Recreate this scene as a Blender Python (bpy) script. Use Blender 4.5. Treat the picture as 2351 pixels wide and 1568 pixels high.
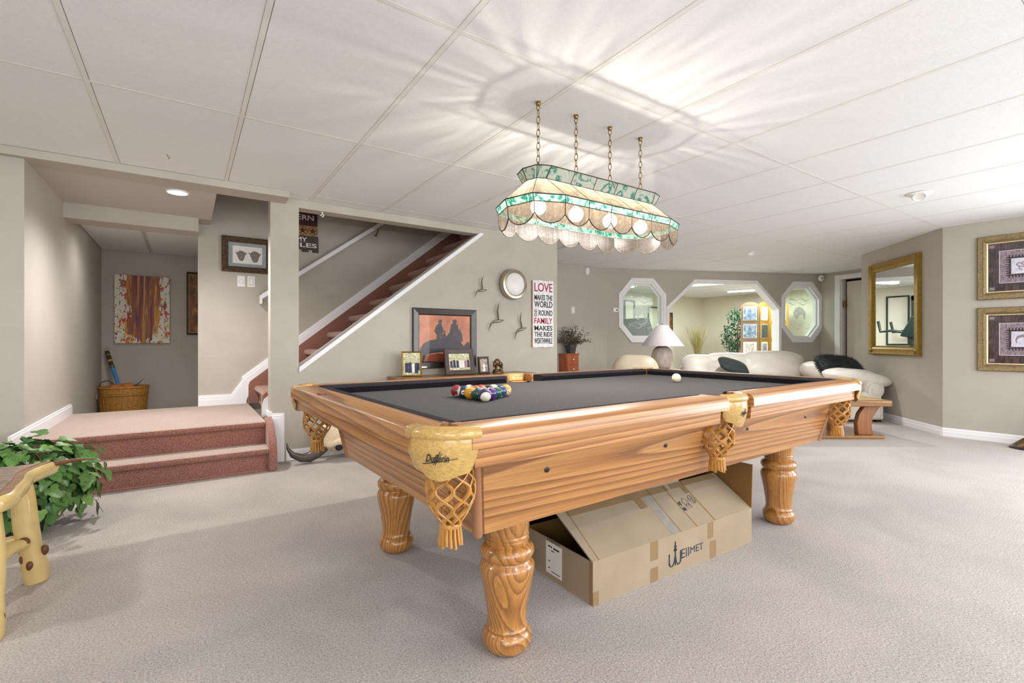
import bpy, bmesh, math, random
from mathutils import Vector, Matrix, noise as mnoise
from mathutils.geometry import tessellate_polygon

for o in list(bpy.data.objects):
    bpy.data.objects.remove(o, do_unlink=True)
SC = bpy.context.scene
COL = SC.collection
R = math.radians
PI = math.pi
RT = R(-34.15)          # seating-group axes

# ---------------------------------------------------------------- camera
cam_d = bpy.data.cameras.new('camera'); cam = bpy.data.objects.new('camera', cam_d); COL.objects.link(cam)
cam.location = (0, 0, 0.95); cam.rotation_euler = (R(90), 0, RT)
cam_d.sensor_width = 36.0; cam_d.lens = 1102 * 36 / 2351; cam_d.shift_y = 0.0004
cam_d.clip_start = 0.02; cam_d.clip_end = 100
SC.camera = cam

# ---------------------------------------------------------------- world, lights, exposure
SC.view_settings.view_transform = 'Standard'
SC.view_settings.look = 'None'
SC.view_settings.exposure = 0.22
SC.view_settings.gamma = 1.0
SC.view_settings.use_curve_mapping = False
SC.cycles.use_denoising = True
SC.cycles.max_bounces = 10
SC.cycles.diffuse_bounces = 6
SC.cycles.transparent_max_bounces = 24
SC.cycles.caustics_reflective = False
SC.cycles.caustics_refractive = False
SC.cycles.sample_clamp_indirect = 6.0
W = bpy.data.worlds.new('world'); SC.world = W; W.use_nodes = True
W.node_tree.nodes['Background'].inputs[0].default_value = (0.82, 0.90, 1.0, 1)
W.node_tree.nodes['Background'].inputs[1].default_value = 1.0

def light(name, kind, loc, power, color=(1, 1, 1), size=0.1, size_y=None, rot=(0, 0, 0), spot=None, blend=0.5):
    d = bpy.data.lights.new(name, kind); d.energy = power; d.color = color
    if kind == 'AREA':
        d.size = size
        if size_y: d.shape = 'RECTANGLE'; d.size_y = size_y
    else:
        d.shadow_soft_size = size
    if kind == 'SPOT': d.spot_size = R(spot); d.spot_blend = blend
    o = bpy.data.objects.new(name, d); o.location = loc; o.rotation_euler = rot; COL.objects.link(o)
    return o

BULB_W = 24.0
WARM = (1.0, 0.95, 0.89); DAY = (0.90, 0.95, 1.0); NEUT = (1.0, 0.985, 0.96)
# daylight by windows added unseen behind the camera, and by the wide right-hand window
for wx in (-1.7, 1.1, 3.9):
    light('added_daylight', 'AREA', (wx, -2.52, 1.30), 50, DAY, 2.1, 1.35, (R(90), 0, 0))
light('daylight_side_window', 'AREA', (6.43, -1.05, 1.12), 130, DAY, 2.7, 1.7, (R(90), 0, R(95)))
# unseen fill lamps added under the ceiling behind and beside the camera
for cx, cy in ((-1.6, -0.3), (1.3, -0.9), (4.1, -0.9), (-1.7, 2.3)):
    light('fill_light_beam', 'AREA', (cx, cy, 2.085), 15, NEUT, 0.16, None, (0, 0, 0))

# ---------------------------------------------------------------- mesh builder
class MB:
    def __init__(s):
        s.v = []; s.f = []; s.uv = None; s.M = None
    def add(s, vs, fs):
        b = len(s.v)
        if s.M is not None: vs = [tuple(s.M @ Vector(p)) for p in vs]
        s.v += [tuple(p) for p in vs]; s.f += [tuple(i + b for i in f) for f in fs]
        return s
    def box(s, x0, y0, z0, x1, y1, z1):
        return s.add([(x0,y0,z0),(x1,y0,z0),(x1,y1,z0),(x0,y1,z0),(x0,y0,z1),(x1,y0,z1),(x1,y1,z1),(x0,y1,z1)],
                     [(0,3,2,1),(4,5,6,7),(0,1,5,4),(1,2,6,5),(2,3,7,6),(3,0,4,7)])
    def cbox(s, c, d):
        return s.box(c[0]-d[0]/2, c[1]-d[1]/2, c[2]-d[2]/2, c[0]+d[0]/2, c[1]+d[1]/2, c[2]+d[2]/2)
    def prism(s, poly, axis, a, b):
        def P(p, t):
            return (t, p[0], p[1]) if axis == 'x' else ((p[0], t, p[1]) if axis == 'y' else (p[0], p[1], t))
        n = len(poly)
        return s.add([P(p, a) for p in poly] + [P(p, b) for p in poly],
                     [tuple(range(n))[::-1], tuple(range(n, 2*n))] + [(i, (i+1) % n, n+(i+1) % n, n+i) for i in range(n)])
    def lathe(s, prof, seg=24, c=(0, 0, 0), a0=0.0, a1=2*PI, sx=1, sy=1):
        full = abs(a1 - a0 - 2*PI) < 1e-6
        m = seg if full else seg + 1
        vs = []; fs = []
        for r, z in prof:
            for k in range(m):
                a = a0 + (a1 - a0) * k / seg
                vs.append((c[0] + r*math.cos(a)*sx, c[1] + r*math.sin(a)*sy, c[2] + z))
        for j in range(len(prof)-1):
            for k in range(seg):
                k2 = (k+1) % m if full else k+1
                fs.append((j*m+k, j*m+k2, (j+1)*m+k2, (j+1)*m+k))
        if full:
            if prof[0][0] > 1e-4: fs.append(tuple(range(m))[::-1])
            if prof[-1][0] > 1e-4: fs.append(tuple(range((len(prof)-1)*m, len(prof)*m)))
        return s.add(vs, fs)
    def tube(s, pts, r, seg=8, closed=False, caps=True, flat=1.0):
        pts = [Vector(p) for p in pts]; n = len(pts)
        rs = r if isinstance(r, (list, tuple)) else [r]*n
        up = Vector((0, 0, 1)); vs = []; fs = []; prev = None
        for i, p in enumerate(pts):
            if closed: t = pts[(i+1) % n] - pts[i-1]
            else: t = pts[min(i+1, n-1)] - pts[max(i-1, 0)]
            t.normalize()
            if prev is None:
                q = up if abs(t.z) < 0.9 else Vector((1, 0, 0))
                nrm = (q - t*q.dot(t)).normalized()
            else:
                nrm = prev - t*prev.dot(t)
                nrm = nrm.normalized() if nrm.length > 1e-6 else prev
            prev = nrm; bi = t.cross(nrm)
            for k in range(seg):
                a = 2*PI*k/seg
                vs.append(tuple(p + nrm*(math.cos(a)*rs[i]*flat) + bi*(math.sin(a)*rs[i])))
        m = n if closed else n-1
        for i in range(m):
            for k in range(seg):
                a = i*seg+k; b = i*seg+(k+1) % seg; c = ((i+1) % n)*seg+(k+1) % seg; d = ((i+1) % n)*seg+k
                fs.append((a, b, c, d))
        if caps and not closed:
            fs.append(tuple(range(seg))[::-1]); fs.append(tuple(range((n-1)*seg, n*seg)))
        return s.add(vs, fs)
    def ball(s, c, r, seg=16, rings=10):
        r = r if isinstance(r, (list, tuple)) else (r, r, r)
        vs = [(c[0], c[1], c[2]-r[2])]; fs = []
        for j in range(1, rings):
            a = -PI/2 + PI*j/rings
            for k in range(seg):
                b = 2*PI*k/seg
                vs.append((c[0]+r[0]*math.cos(a)*math.cos(b), c[1]+r[1]*math.cos(a)*math.sin(b), c[2]+r[2]*math.sin(a)))
        vs.append((c[0], c[1], c[2]+r[2])); top = len(vs)-1
        for k in range(seg):
            fs.append((0, 1+(k+1) % seg, 1+k)); fs.append((top, top-seg+k, top-seg+(k+1) % seg))
        for j in range(rings-2):
            for k in range(seg):
                a = 1+j*seg+k; b = 1+j*seg+(k+1) % seg
                fs.append((a, b, b+seg, a+seg))
        return s.add(vs, fs)
    def grid(s, fn, nu, nv):
        vs = [fn(i/nu, j/nv) for j in range(nv+1) for i in range(nu+1)]
        fs = [(j*(nu+1)+i, j*(nu+1)+i+1, (j+1)*(nu+1)+i+1, (j+1)*(nu+1)+i) for j in range(nv) for i in range(nu)]
        return s.add(vs, fs)
    def poly(s, pts):
        return s.add(pts, [tuple(range(len(pts)))])
    def mesh(s, name):
        me = bpy.data.meshes.new(name); me.from_pydata(s.v, [], s.f); me.update()
        return me

def finish(me, mat, smooth, recalc=True):
    if recalc:
        bm = bmesh.new(); bm.from_mesh(me); bmesh.ops.recalc_face_normals(bm, faces=bm.faces); bm.to_mesh(me); bm.free()
    if mat: me.materials.append(mat)
    if smooth:
        me.polygons.foreach_set('use_smooth', [True]*len(me.polygons))
        me.set_sharp_from_angle(angle=R(smooth if smooth is not True else 40))
    me.update()

def obj(name, mb, mat, parent=None, smooth=None, bevel=0, seg=2, sub=0, recalc=True, loc=None):
    me = mb if isinstance(mb, bpy.types.Mesh) else mb.mesh(name)
    if not isinstance(mb, bpy.types.Mesh): finish(me, mat, smooth or (40 if bevel else None), recalc)
    o = bpy.data.objects.new(name, me); COL.objects.link(o)
    if parent: o.parent = parent
    if loc: o.location = loc
    if bevel:
        m = o.modifiers.new('bevel', 'BEVEL'); m.width = bevel; m.segments = seg; m.limit_method = 'ANGLE'; m.angle_limit = R(35)
        m.harden_normals = False
    if sub:
        m = o.modifiers.new('sub', 'SUBSURF'); m.levels = sub; m.render_levels = sub
    return o

def tag(o, label, cat, group=None):
    o['label'] = label; o['category'] = cat
    if group: o['group'] = group
    return o

def thing(name, label, cat, loc=(0, 0, 0), rz=0.0, group=None):
    o = bpy.data.objects.new(name, None); COL.objects.link(o); o.empty_display_size = 0.1
    o.location = loc; o.rotation_euler = (0, 0, rz)
    return tag(o, label, cat, group)

def struct(name, mb, mat, parent=None, **k):
    o = obj(name, mb, mat, parent, **k)
    if parent is None: o['kind'] = 'structure'
    return o

def inst(name, me, parent, M):
    o = bpy.data.objects.new(name, me); COL.objects.link(o)
    if parent: o.parent = parent
    o.matrix_local = M
    return o

def text_mesh(s, size, extrude=0.0006, sx=1.0, align='CENTER', shear=0.0, spacing=1.0, bold=0.0):
    c = bpy.data.curves.new('txt', 'FONT'); c.body = s; c.size = size; c.extrude = extrude; c.align_x = align; c.align_y = 'CENTER'
    c.shear = shear; c.space_character = spacing; c.offset = bold; c.resolution_u = 3
    o = bpy.data.objects.new('txt', c)
    COL.objects.link(o)
    dg = bpy.context.evaluated_depsgraph_get(); dg.update()
    me = bpy.data.meshes.new_from_object(o.evaluated_get(dg))
    bpy.data.objects.remove(o, do_unlink=True)
    for v in me.vertices: v.co.x *= sx
    return me

def text(name, s, size, mat, parent, M, fn=None, fitw=None, **k):
    me = text_mesh(s, size, **k)
    me.name = name
    if fitw and len(me.vertices):
        xs = [v.co.x for v in me.vertices]; w = max(xs)-min(xs); mx = (max(xs)+min(xs))/2
        for v in me.vertices: v.co.x = (v.co.x-mx)*fitw/w
    for v in me.vertices:
        co = Vector(fn(v.co)) if fn else v.co
        v.co = M @ co
    me.materials.clear(); me.materials.append(mat)
    o = bpy.data.objects.new(name, me); COL.objects.link(o)
    if parent: o.parent = parent
    return o

WALLTXT = Matrix(((1,0,0,0),(0,0,-1,0),(0,1,0,0),(0,0,0,1)))   # text plane -> xz plane facing -y
def wt(x, y, z):
    return Matrix.Translation((x, y, z)) @ WALLTXT
# ---------------------------------------------------------------- materials
def lin(h):
    h = h.lstrip('#'); c = [int(h[i:i+2], 16)/255 for i in (0, 2, 4)]
    return tuple((x/12.92 if x <= 0.04045 else ((x+0.055)/1.055)**2.4) for x in c) + (1.0,)

class NT:
    def __init__(s, name):
        s.m = bpy.data.materials.new(name); s.m.use_nodes = True; s.t = s.m.node_tree
        s.b = s.t.nodes['Principled BSDF']; s.out = s.t.nodes['Material Output']
    def n(s, kind, **k):
        nd = s.t.nodes.new(kind)
        for a, v in k.items():
            if a.startswith('i_'): nd.inputs[a[2:].replace('_', ' ')].default_value = v
            else: setattr(nd, a, v)
        return nd
    def l(s, a, b): s.t.links.new(a, b)
    def coord(s, kind='Object', scale=(1, 1, 1), rot=(0, 0, 0), loc=(0, 0, 0)):
        tc = s.n('ShaderNodeTexCoord'); mp = s.n('ShaderNodeMapping')
        mp.inputs['Scale'].default_value = scale; mp.inputs['Rotation'].default_value = rot; mp.inputs['Location'].default_value = loc
        s.l(tc.outputs[kind], mp.inputs[0]); return mp.outputs[0]
    def noise(s, vec, scale=5, detail=2, rough=0.5, dist=0.0):
        nd = s.n('ShaderNodeTexNoise'); nd.inputs['Scale'].default_value = scale; nd.inputs['Detail'].default_value = detail
        nd.inputs['Roughness'].default_value = rough; nd.inputs['Distortion'].default_value = dist
        s.l(vec, nd.inputs['Vector']); return nd.outputs['Fac']
    def ramp(s, fac, stops, interp='LINEAR'):
        nd = s.n('ShaderNodeValToRGB'); cr = nd.color_ramp; cr.interpolation = interp
        while len(cr.elements) < len(stops): cr.elements.new(0.5)
        for e, (p, c) in zip(cr.elements, stops):
            e.position = p; e.color = lin(c) if isinstance(c, str) else ((c, c, c, 1) if isinstance(c, (int, float)) else c)
        s.l(fac, nd.inputs[0]); return nd.outputs[0]
    def math(s, op, a, b=None, c=None):
        nd = s.n('ShaderNodeMath', operation=op)
        for i, x in enumerate((a, b, c)):
            if x is None: continue
            if isinstance(x, (int, float)): nd.inputs[i].default_value = x
            else: s.l(x, nd.inputs[i])
        return nd.outputs[0]
    def mix(s, fac, a, b, blend='MIX'):
        nd = s.n('ShaderNodeMix', data_type='RGBA', blend_type=blend)
        for i, x in ((0, fac), (6, a), (7, b)):
            if isinstance(x, (int, float)): nd.inputs[i].default_value = x
            elif isinstance(x, str): nd.inputs[i].default_value = lin(x)
            elif isinstance(x, tuple): nd.inputs[i].default_value = x
            else: s.l(x, nd.inputs[i])
        return nd.outputs[2]
    def bump(s, h, strength=0.3, dist=0.01):
        nd = s.n('ShaderNodeBump'); nd.inputs['Strength'].default_value = strength; nd.inputs['Distance'].default_value = dist
        s.l(h, nd.inputs['Height']); s.l(nd.outputs[0], s.b.inputs['Normal'])
    def base(s, c):
        if isinstance(c, str): s.b.inputs['Base Color'].default_value = lin(c)
        else: s.l(c, s.b.inputs['Base Color'])
    def p(s, **k):
        for a, v in k.items(): s.b.inputs[a.replace('_', ' ')].default_value = v
        return s

def plain(name, hx, rough=0.5, metal=0.0, var=0.08, vscale=12, bump=0.0, bscale=60, spec=0.5, coat=0.0):
    t = NT(name); v = t.coord()
    nz = t.noise(v, vscale, 3)
    c = lin(hx); lo = tuple(max(0, x*(1-var)) for x in c[:3])+(1,); hi = tuple(min(1, x*(1+var)) for x in c[:3])+(1,)
    t.base(t.ramp(nz, [(0.3, lo), (0.7, hi)]))
    t.p(Roughness=rough, Metallic=metal, Specular_IOR_Level=spec, Coat_Weight=coat)
    if bump: t.bump(t.noise(v, bscale, 2), bump, 0.004)
    return t.m

def wood(name, light_h, mid_h, dark_h, axis='X', rings=9.0, scale=3.0, rough=0.35, coat=0.25, stretch=0.10, seed=0.0, line=0.55):
    t = NT(name)
    ss = {'X': (stretch, 1, 1), 'Y': (1, stretch, 1), 'Z': (1, 1, stretch)}[axis]
    v = t.coord('Object', ss, loc=(seed, seed*1.7, seed*0.6))
    big = t.noise(v, scale, 1.5, 0.45, 0.15)
    fr = t.math('FRACT', t.math('MULTIPLY', big, rings))
    ringc = t.ramp(fr, [(0.0, light_h), (0.45, mid_h), (0.86, dark_h), (0.93, dark_h), (1.0, light_h)])
    s2 = {'X': (0.02, 1, 1), 'Y': (1, 0.02, 1), 'Z': (1, 1, 0.02)}[axis]
    v2 = t.coord('Object', s2, loc=(seed, 0, 0))
    fib = t.noise(v2, 220, 2, 0.6)
    c2 = t.mix(line, light_h, ringc)
    c3 = t.mix(0.55, c2, t.ramp(fib, [(0.35, 0.55), (0.6, 1.0)]), 'MULTIPLY')
    t.base(c3); t.p(Roughness=rough, Coat_Weight=coat, Coat_Roughness=0.12)
    t.bump(fib, 0.08, 0.002)
    return t.m

def carpet(name, lo, hi, big=0.10, sheen=0.25, tint=(1, 0.95, 0.9, 1)):
    t = NT(name); v = t.coord()
    fine = t.noise(v, 150, 3, 0.75); mid = t.noise(v, 90, 2, 0.6); large = t.noise(v, 1.3, 3, 0.55, 0.4)
    c = t.ramp(fine, [(0.32, lo), (0.68, hi)])
    c = t.mix(1.0, c, t.ramp(mid, [(0.3, 0.90), (0.7, 1.0)]), 'MULTIPLY')
    c = t.mix(1.0, c, t.ramp(large, [(0.40, 1.0-big), (0.60, 1.0)]), 'MULTIPLY')
    t.base(c); t.p(Roughness=1.0, Specular_IOR_Level=0.05, Sheen_Weight=sheen, Sheen_Roughness=0.5, Sheen_Tint=tint)
    t.bump(fine, 0.6, 0.006)
    return t.m

def paint(name, hx, mottle=0.03, rough=0.75, scale=2.5, bs=350, bump=0.05):
    t = NT(name); v = t.coord()
    nz = t.noise(v, scale, 4, 0.6, 0.6); c = lin(hx)
    lo = tuple(x*(1-mottle) for x in c[:3])+(1,); hi = tuple(min(1, x*(1+mottle)) for x in c[:3])+(1,)
    t.base(t.ramp(nz, [(0.35, lo), (0.65, hi)])); t.p(Roughness=rough, Specular_IOR_Level=0.3)
    t.bump(t.noise(v, bs, 2), bump, 0.002)
    return t.m

M = {}
M['wall'] = paint('greige_wall_paint', 'bab3a9', 0.03)
M['wall_stair'] = paint('caustic_mottled_greige_paint', 'bab3a8', 0.05, scale=3.2)  # cloudy mottle of lamp caustics put into the wall colour
M['wall_gym'] = paint('cream_wall_paint', 'ddd6c6', 0.02)
M['trim'] = paint('white_trim_paint', 'efeef0', 0.01, rough=0.4)
M['soffit'] = paint('grey_soffit_paint', 'c4bfbb', 0.01)
M['tile'] = paint('textured_white_ceiling_tile', 'eeeff0', 0.02, rough=0.9, scale=60, bs=160, bump=0.35)
M['bar'] = paint('white_ceiling_grid', 'e9e7e4', 0.01, rough=0.6)
M['carpet'] = carpet('greige_cut_pile_carpet', '9a8f89', 'd8d0ca', 0.16, 0.2)
M['rose'] = carpet('rose_stair_carpet', '7a4a42', 'b98878', 0.12, 0.4, (1, 0.93, 0.86, 1))
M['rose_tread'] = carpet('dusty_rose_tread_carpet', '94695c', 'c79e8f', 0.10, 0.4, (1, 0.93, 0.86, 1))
M['rose_lit'] = carpet('lit_pale_rose_carpet', 'a89083', 'cbb6a9', 0.08, 0.35, (1, 0.95, 0.9, 1))  # paler copy of the rose carpet, lit tread tops put into its colour
for a in 'XYZ':
    M['oak'+a] = wood('honey_oak_'+a, 'c18c55', 'b07844', '845230', a, 30, 2.6, 0.34, 0.18, stretch=0.045, line=0.85)
M['oakleg'] = wood('turned_honey_oak', 'c48a48', 'b2773c', '835229', 'Z', 34, 3.6, 0.28, 0.5, stretch=0.30, seed=3.0, line=0.8)
M['leather_tan'] = wood('tan_shield_leather', 'c9a45f', 'bd9650', '9f7a3c', 'X', 16, 4, 0.25, 0.6, seed=1.3, line=0.4)
M['strap'] = plain('tan_leather_strap', 'b98442', 0.4, 0, 0.2, 40, 0.1, 200)
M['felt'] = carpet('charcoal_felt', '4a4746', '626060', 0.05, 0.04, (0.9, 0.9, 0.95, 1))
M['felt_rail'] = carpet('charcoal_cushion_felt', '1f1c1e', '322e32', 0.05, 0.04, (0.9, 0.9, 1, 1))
M['black'] = plain('black_plastic', '151517', 0.35)
M['blackwood'] = plain('espresso_wood', '2a211d', 0.35, 0, 0.2, 30, coat=0.3)
M['brownwood'] = plain('dark_brown_wood', '44302a', 0.4, 0, 0.15, 30)
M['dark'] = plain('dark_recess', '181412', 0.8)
M['bolt'] = plain('blackened_bolt', '3c3a3c', 0.35, 0.8)
M['brass'] = plain('antique_brass', '8f7240', 0.35, 0.9, 0.2, 50)
M['came'] = plain('dark_patina_came', '33291c', 0.6, 0.2, 0.2, 50)
M['nickel'] = plain('brushed_nickel', 'b9ad98', 0.25, 1.0, 0.05)
M['silver'] = plain('tarnished_silver', '9a917f', 0.35, 0.8, 0.15, 40)
M['white'] = plain('white_plastic', 'f0f0ee', 0.4, 0, 0.02)
M['ink'] = plain('navy_ink', '2b3346', 0.7, 0, 0.1)
M['inkblack'] = plain('black_ink', '17181a', 0.6)
M['paper'] = plain('white_paper', 'ece8e2', 0.8, 0, 0.02)
M['cardboard'] = plain('kraft_cardboard', '9d8a72', 0.85, 0, 0.08, 6, 0.05, 200)
M['cardboard_in'] = plain('kraft_cardboard_inside', '86602f', 0.9, 0, 0.06, 6)
M['tape'] = plain('brown_packing_tape', '8f7455', 0.25, 0, 0.05)
M['cleartape'] = plain('clear_packing_tape', '9a9287', 0.18, 0, 0.12, 30)
M['leather_white'] = plain('ivory_leather', 'ddd6cd', 0.42, 0, 0.05, 8, 0.9, 9)
M['cherry'] = wood('orange_cherry_wood', 'c0683a', 'ab5429', '8a3f1d', 'Z', 6, 6, 0.35, 0.3)
M['walnut'] = wood('walnut_wood', 'a0713f', '84562c', '5e3a1d', 'X', 8, 5, 0.35, 0.3)
M['walnutZ'] = wood('walnut_wood_upright', 'a0673c', '8b542d', '64381c', 'Z', 8, 5, 0.35, 0.3)
M['gold'] = plain('antique_gold_leaf', '94762f', 0.38, 0.55, 0.22, 30, 0.1, 90)
M['bronze_gold'] = plain('bronze_gilt_frame', '8d7a58', 0.4, 0.5, 0.25, 45, 0.1, 90)
M['bronze'] = plain('brown_bronze', '6b5637', 0.35, 0.7, 0.35, 25, 0.2, 60)
M['horn'] = plain('grey_brown_horn', '4c443a', 0.35, 0, 0.35, 16, 0.3, 40)
M['bone'] = plain('aged_bone', 'd9c6a6', 0.8, 0, 0.14, 14, 0.5, 40)
M['peeled'] = plain('peeled_cream_wood', 'd9bd7e', 0.3, 0, 0.12, 9, 0.05, 30, coat=0.4)
M['knot'] = plain('brown_knot', '6a3f22', 0.4, 0, 0.3, 30)
M['burl'] = wood('burled_dark_top', 'b5793f', '7c4e2a', '3a2417', 'Y', 12, 6.5, 0.2, 0.7, stretch=0.55, line=0.95)
M['stem'] = plain('brown_stem', '5d4228', 0.7, 0, 0.2, 30)
M['pot'] = plain('charcoal_pot', '3a3838', 0.6)
M['soil'] = plain('dark_soil', '2e231a', 1.0, 0, 0.3, 60)
M['shade'] = plain('pale_lilac_linen', 'd8cfd0', 0.8, 0, 0.03, 60, 0.1, 300)
M['lampbase'] = plain('pale_ceramic', 'cdbfb3', 0.5, 0, 0.06, 20)
M['fur'] = plain('black_fur', '1b2022', 0.6, 0, 0.4, 30)
M['velvet'] = plain('dark_green_velvet', '24312f', 0.8, 0, 0.3, 20)
M['wicker'] = plain('golden_wicker', 'b07c35', 0.6, 0, 0.3, 50, 0.3, 120)
M['blue'] = plain('blue_handle', '3f86c4', 0.35)
M['orangecloth'] = plain('orange_leather', 'b86a32', 0.6, 0, 0.25, 18)
M['purple'] = plain('dark_blue_cloth', '2f2f55', 0.6, 0, 0.3, 20)
M['steel'] = plain('grey_green_steel', '1c2c2a', 0.35, 0.3)
M['screenblue'] = plain('blue_console_panel', '3f86b0', 0.2)
M['red'] = plain('red_plate', 'a03030', 0.4)
M['reed'] = plain('dried_reed', 'a59a60', 0.8, 0, 0.25, 20)
M['ochre'] = plain('ochre_screen_frame', 'a07b2c', 0.5, 0, 0.15, 20)
M['door'] = paint('pale_door_paint', 'd9cfc4', 0.01, rough=0.5)

def mirror_mat():
    t = NT('silvered_mirror'); v = t.coord(); t.base(t.ramp(t.noise(v, 2, 1), [(0, (0.86, 0.90, 0.88, 1)), (1, (0.88, 0.92, 0.90, 1))]))
    t.p(Metallic=1.0, Roughness=0.01); return t.m
M['mirror'] = mirror_mat()

def emit_mat(name, col, strength):
    t = NT(name); v = t.coord(); nz = t.noise(v, 3, 1)
    t.p(Base_Color=col+(1,), Emission_Strength=strength)
    t.l(t.ramp(nz, [(0, col+(1,)), (1, col+(1,))]), t.b.inputs['Emission Color'])
    return t.m
M['tube_glow'] = emit_mat('fluorescent_diffuser', (0.95, 1.0, 0.97), 5.0)
M['can_glow'] = emit_mat('can_light_lens', (1.0, 0.97, 0.92), 14.0)
M['disc_glow'] = plain('opal_glass', 'e9e5df', 0.35, 0, 0.02)

def pane_mat(name, tint, transp=0.9):
    """thin window glass: mostly see-through with a sharp reflection"""
    t = NT(name); v = t.coord()
    tr = t.n('ShaderNodeBsdfTransparent'); gl = t.n('ShaderNodeBsdfGlossy'); gl.inputs['Roughness'].default_value = 0.02
    t.l(t.ramp(t.noise(v, 2, 1), [(0, tint+(1,)), (1, tint+(1,))]), tr.inputs['Color'])
    mx = t.n('ShaderNodeMixShader'); mx.inputs[0].default_value = 1-transp
    t.l(tr.outputs[0], mx.inputs[1]); t.l(gl.outputs[0], mx.inputs[2]); t.l(mx.outputs[0], t.out.inputs['Surface'])
    return t.m
M['pane'] = pane_mat('clear_window_glass', (0.90, 0.97, 0.93), 0.93)
def frost_mat():
    t = NT('etched_frost'); v = t.coord()
    tr = t.n('ShaderNodeBsdfTransparent'); df = t.n('ShaderNodeBsdfDiffuse'); df.inputs['Color'].default_value = (0.85, 0.93, 0.9, 1)
    mx = t.n('ShaderNodeMixShader'); t.l(t.ramp(t.noise(v, 25, 3), [(0.35, 0.25), (0.65, 0.75)]), mx.inputs[0])
    t.l(tr.outputs[0], mx.inputs[1]); t.l(df.outputs[0], mx.inputs[2]); t.l(mx.outputs[0], t.out.inputs['Surface'])
    return t.m
M['frost'] = frost_mat()

def art_glass(name, kind):
    """leaded-glass panels; UV u runs along the rim, v up the panel (metres)"""
    t = NT(name); tc = t.n('ShaderNodeTexCoord')
    def mp(sc):
        m = t.n('ShaderNodeMapping'); m.inputs['Scale'].default_value = sc; t.l(tc.outputs['UV'], m.inputs[0]); return m.outputs[0]
    tr = t.n('ShaderNodeBsdfTransparent'); tl = t.n('ShaderNodeBsdfTranslucent'); df = t.n('ShaderNodeBsdfDiffuse'); gl = t.n('ShaderNodeBsdfGlossy')
    gl.inputs['Roughness'].default_value = 0.22
    streak = t.noise(mp((58, 2.0, 1)), 1.0, 2.5, 0.6, 0.4)
    ridge = t.math('ABSOLUTE', t.math('SUBTRACT', streak, 0.5))
    seeds = t.noise(mp((160, 90, 1)), 1.0, 2, 0.6)
    if kind == 'cream':
        col = t.ramp(t.noise(mp((30, 30, 1)), 1, 3), [(0.3, '6e6353'), (0.7, '8c8070')])
        trc = t.ramp(ridge, [(0.0, (1, 0.98, 0.94, 1)), (0.018, (0.85, 0.83, 0.79, 1)), (0.045, (0.30, 0.29, 0.27, 1)), (0.12, (0.14, 0.135, 0.13, 1))])
        f1, f2 = 0.44, 0.5
    elif kind == 'teal':
        sw = t.noise(mp((9, 9, 1)), 1.0, 2, 0.5, 3.0)
        col = t.ramp(t.math('FRACT', t.math('MULTIPLY', sw, 3.0)), [(0.0, '1c6a58'), (0.35, '8a998f'), (0.6, '5a8578'), (0.8, '125548'), (1.0, '1c6a58')])
        trc = t.mix(0.5, col, t.ramp(streak, [(0.35, 0.2), (0.6, 1.0)]), 'MULTIPLY')
        f1, f2 = 0.45, 0.5
    elif kind == 'rim':
        col = t.ramp(t.noise(mp((30, 30, 1)), 1, 3), [(0.3, '5a5a50'), (0.7, '75756a')])
        trc = t.ramp(ridge, [(0.0, (0.42, 0.42, 0.40, 1)), (0.03, (0.22, 0.22, 0.21, 1)), (0.08, (0.12, 0.12, 0.12, 1))])
        f1, f2 = 0.45, 0.5
    elif kind == 'crown':
        sw = t.noise(mp((8, 8, 1)), 1.0, 2, 0.5, 3.5)
        col = t.ramp(t.math('FRACT', t.math('MULTIPLY', sw, 2.5)), [(0.0, '4aa690'), (0.25, 'dcded4'), (0.7, 'cfd6ca'), (0.88, '2f8f79'), (1.0, '4aa690')])
        trc = t.mix(0.5, col, t.ramp(streak, [(0.35, 0.2), (0.6, 0.9)]), 'MULTIPLY')
        f1, f2 = 0.65, 0.5
    else:
        col = t.ramp(t.noise(mp((40, 40, 1)), 1, 3), [(0.3, '3a3128'), (0.7, '4e4437')])
        trc = t.ramp(t.mix(0.5, streak, seeds), [(0.36, (0.50, 0.46, 0.41, 1)), (0.52, (0.80, 0.76, 0.71, 1)), (0.60, (1, 1, 0.97, 1))])
        f1, f2 = 0.34, 0.4
    t.l(trc, tr.inputs['Color']); t.l(col, tl.inputs['Color']); t.l(col, df.inputs['Color'])
    body = t.n('ShaderNodeMixShader'); body.inputs[0].default_value = f2; t.l(tl.outputs[0], body.inputs[1]); t.l(df.outputs[0], body.inputs[2])
    mx = t.n('ShaderNodeMixShader'); mx.inputs[0].default_value = f1; t.l(tr.outputs[0], mx.inputs[1]); t.l(body.outputs[0], mx.inputs[2])
    m2 = t.n('ShaderNodeMixShader'); m2.inputs[0].default_value = 0.012 if kind == 'seedy' else 0.03; t.l(mx.outputs[0], m2.inputs[1]); t.l(gl.outputs[0], m2.inputs[2])
    bp = t.n('ShaderNodeBump'); bp.inputs['Strength'].default_value = 0.5; bp.inputs['Distance'].default_value = 0.004
    t.l(seeds, bp.inputs['Height']); t.l(bp.outputs[0], gl.inputs['Normal'])
    t.l(m2.outputs[0], t.out.inputs['Surface'])
    return t.m
M['g_cream'] = art_glass('cream_seedy_glass', 'cream')
M['g_rim'] = art_glass('dimming_rim_glass', 'rim')
M['g_teal'] = art_glass('teal_swirl_glass', 'teal')
M['g_crown'] = art_glass('pale_teal_swirl_glass', 'crown')
M['g_seedy'] = art_glass('clear_seedy_glass', 'seedy')

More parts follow.
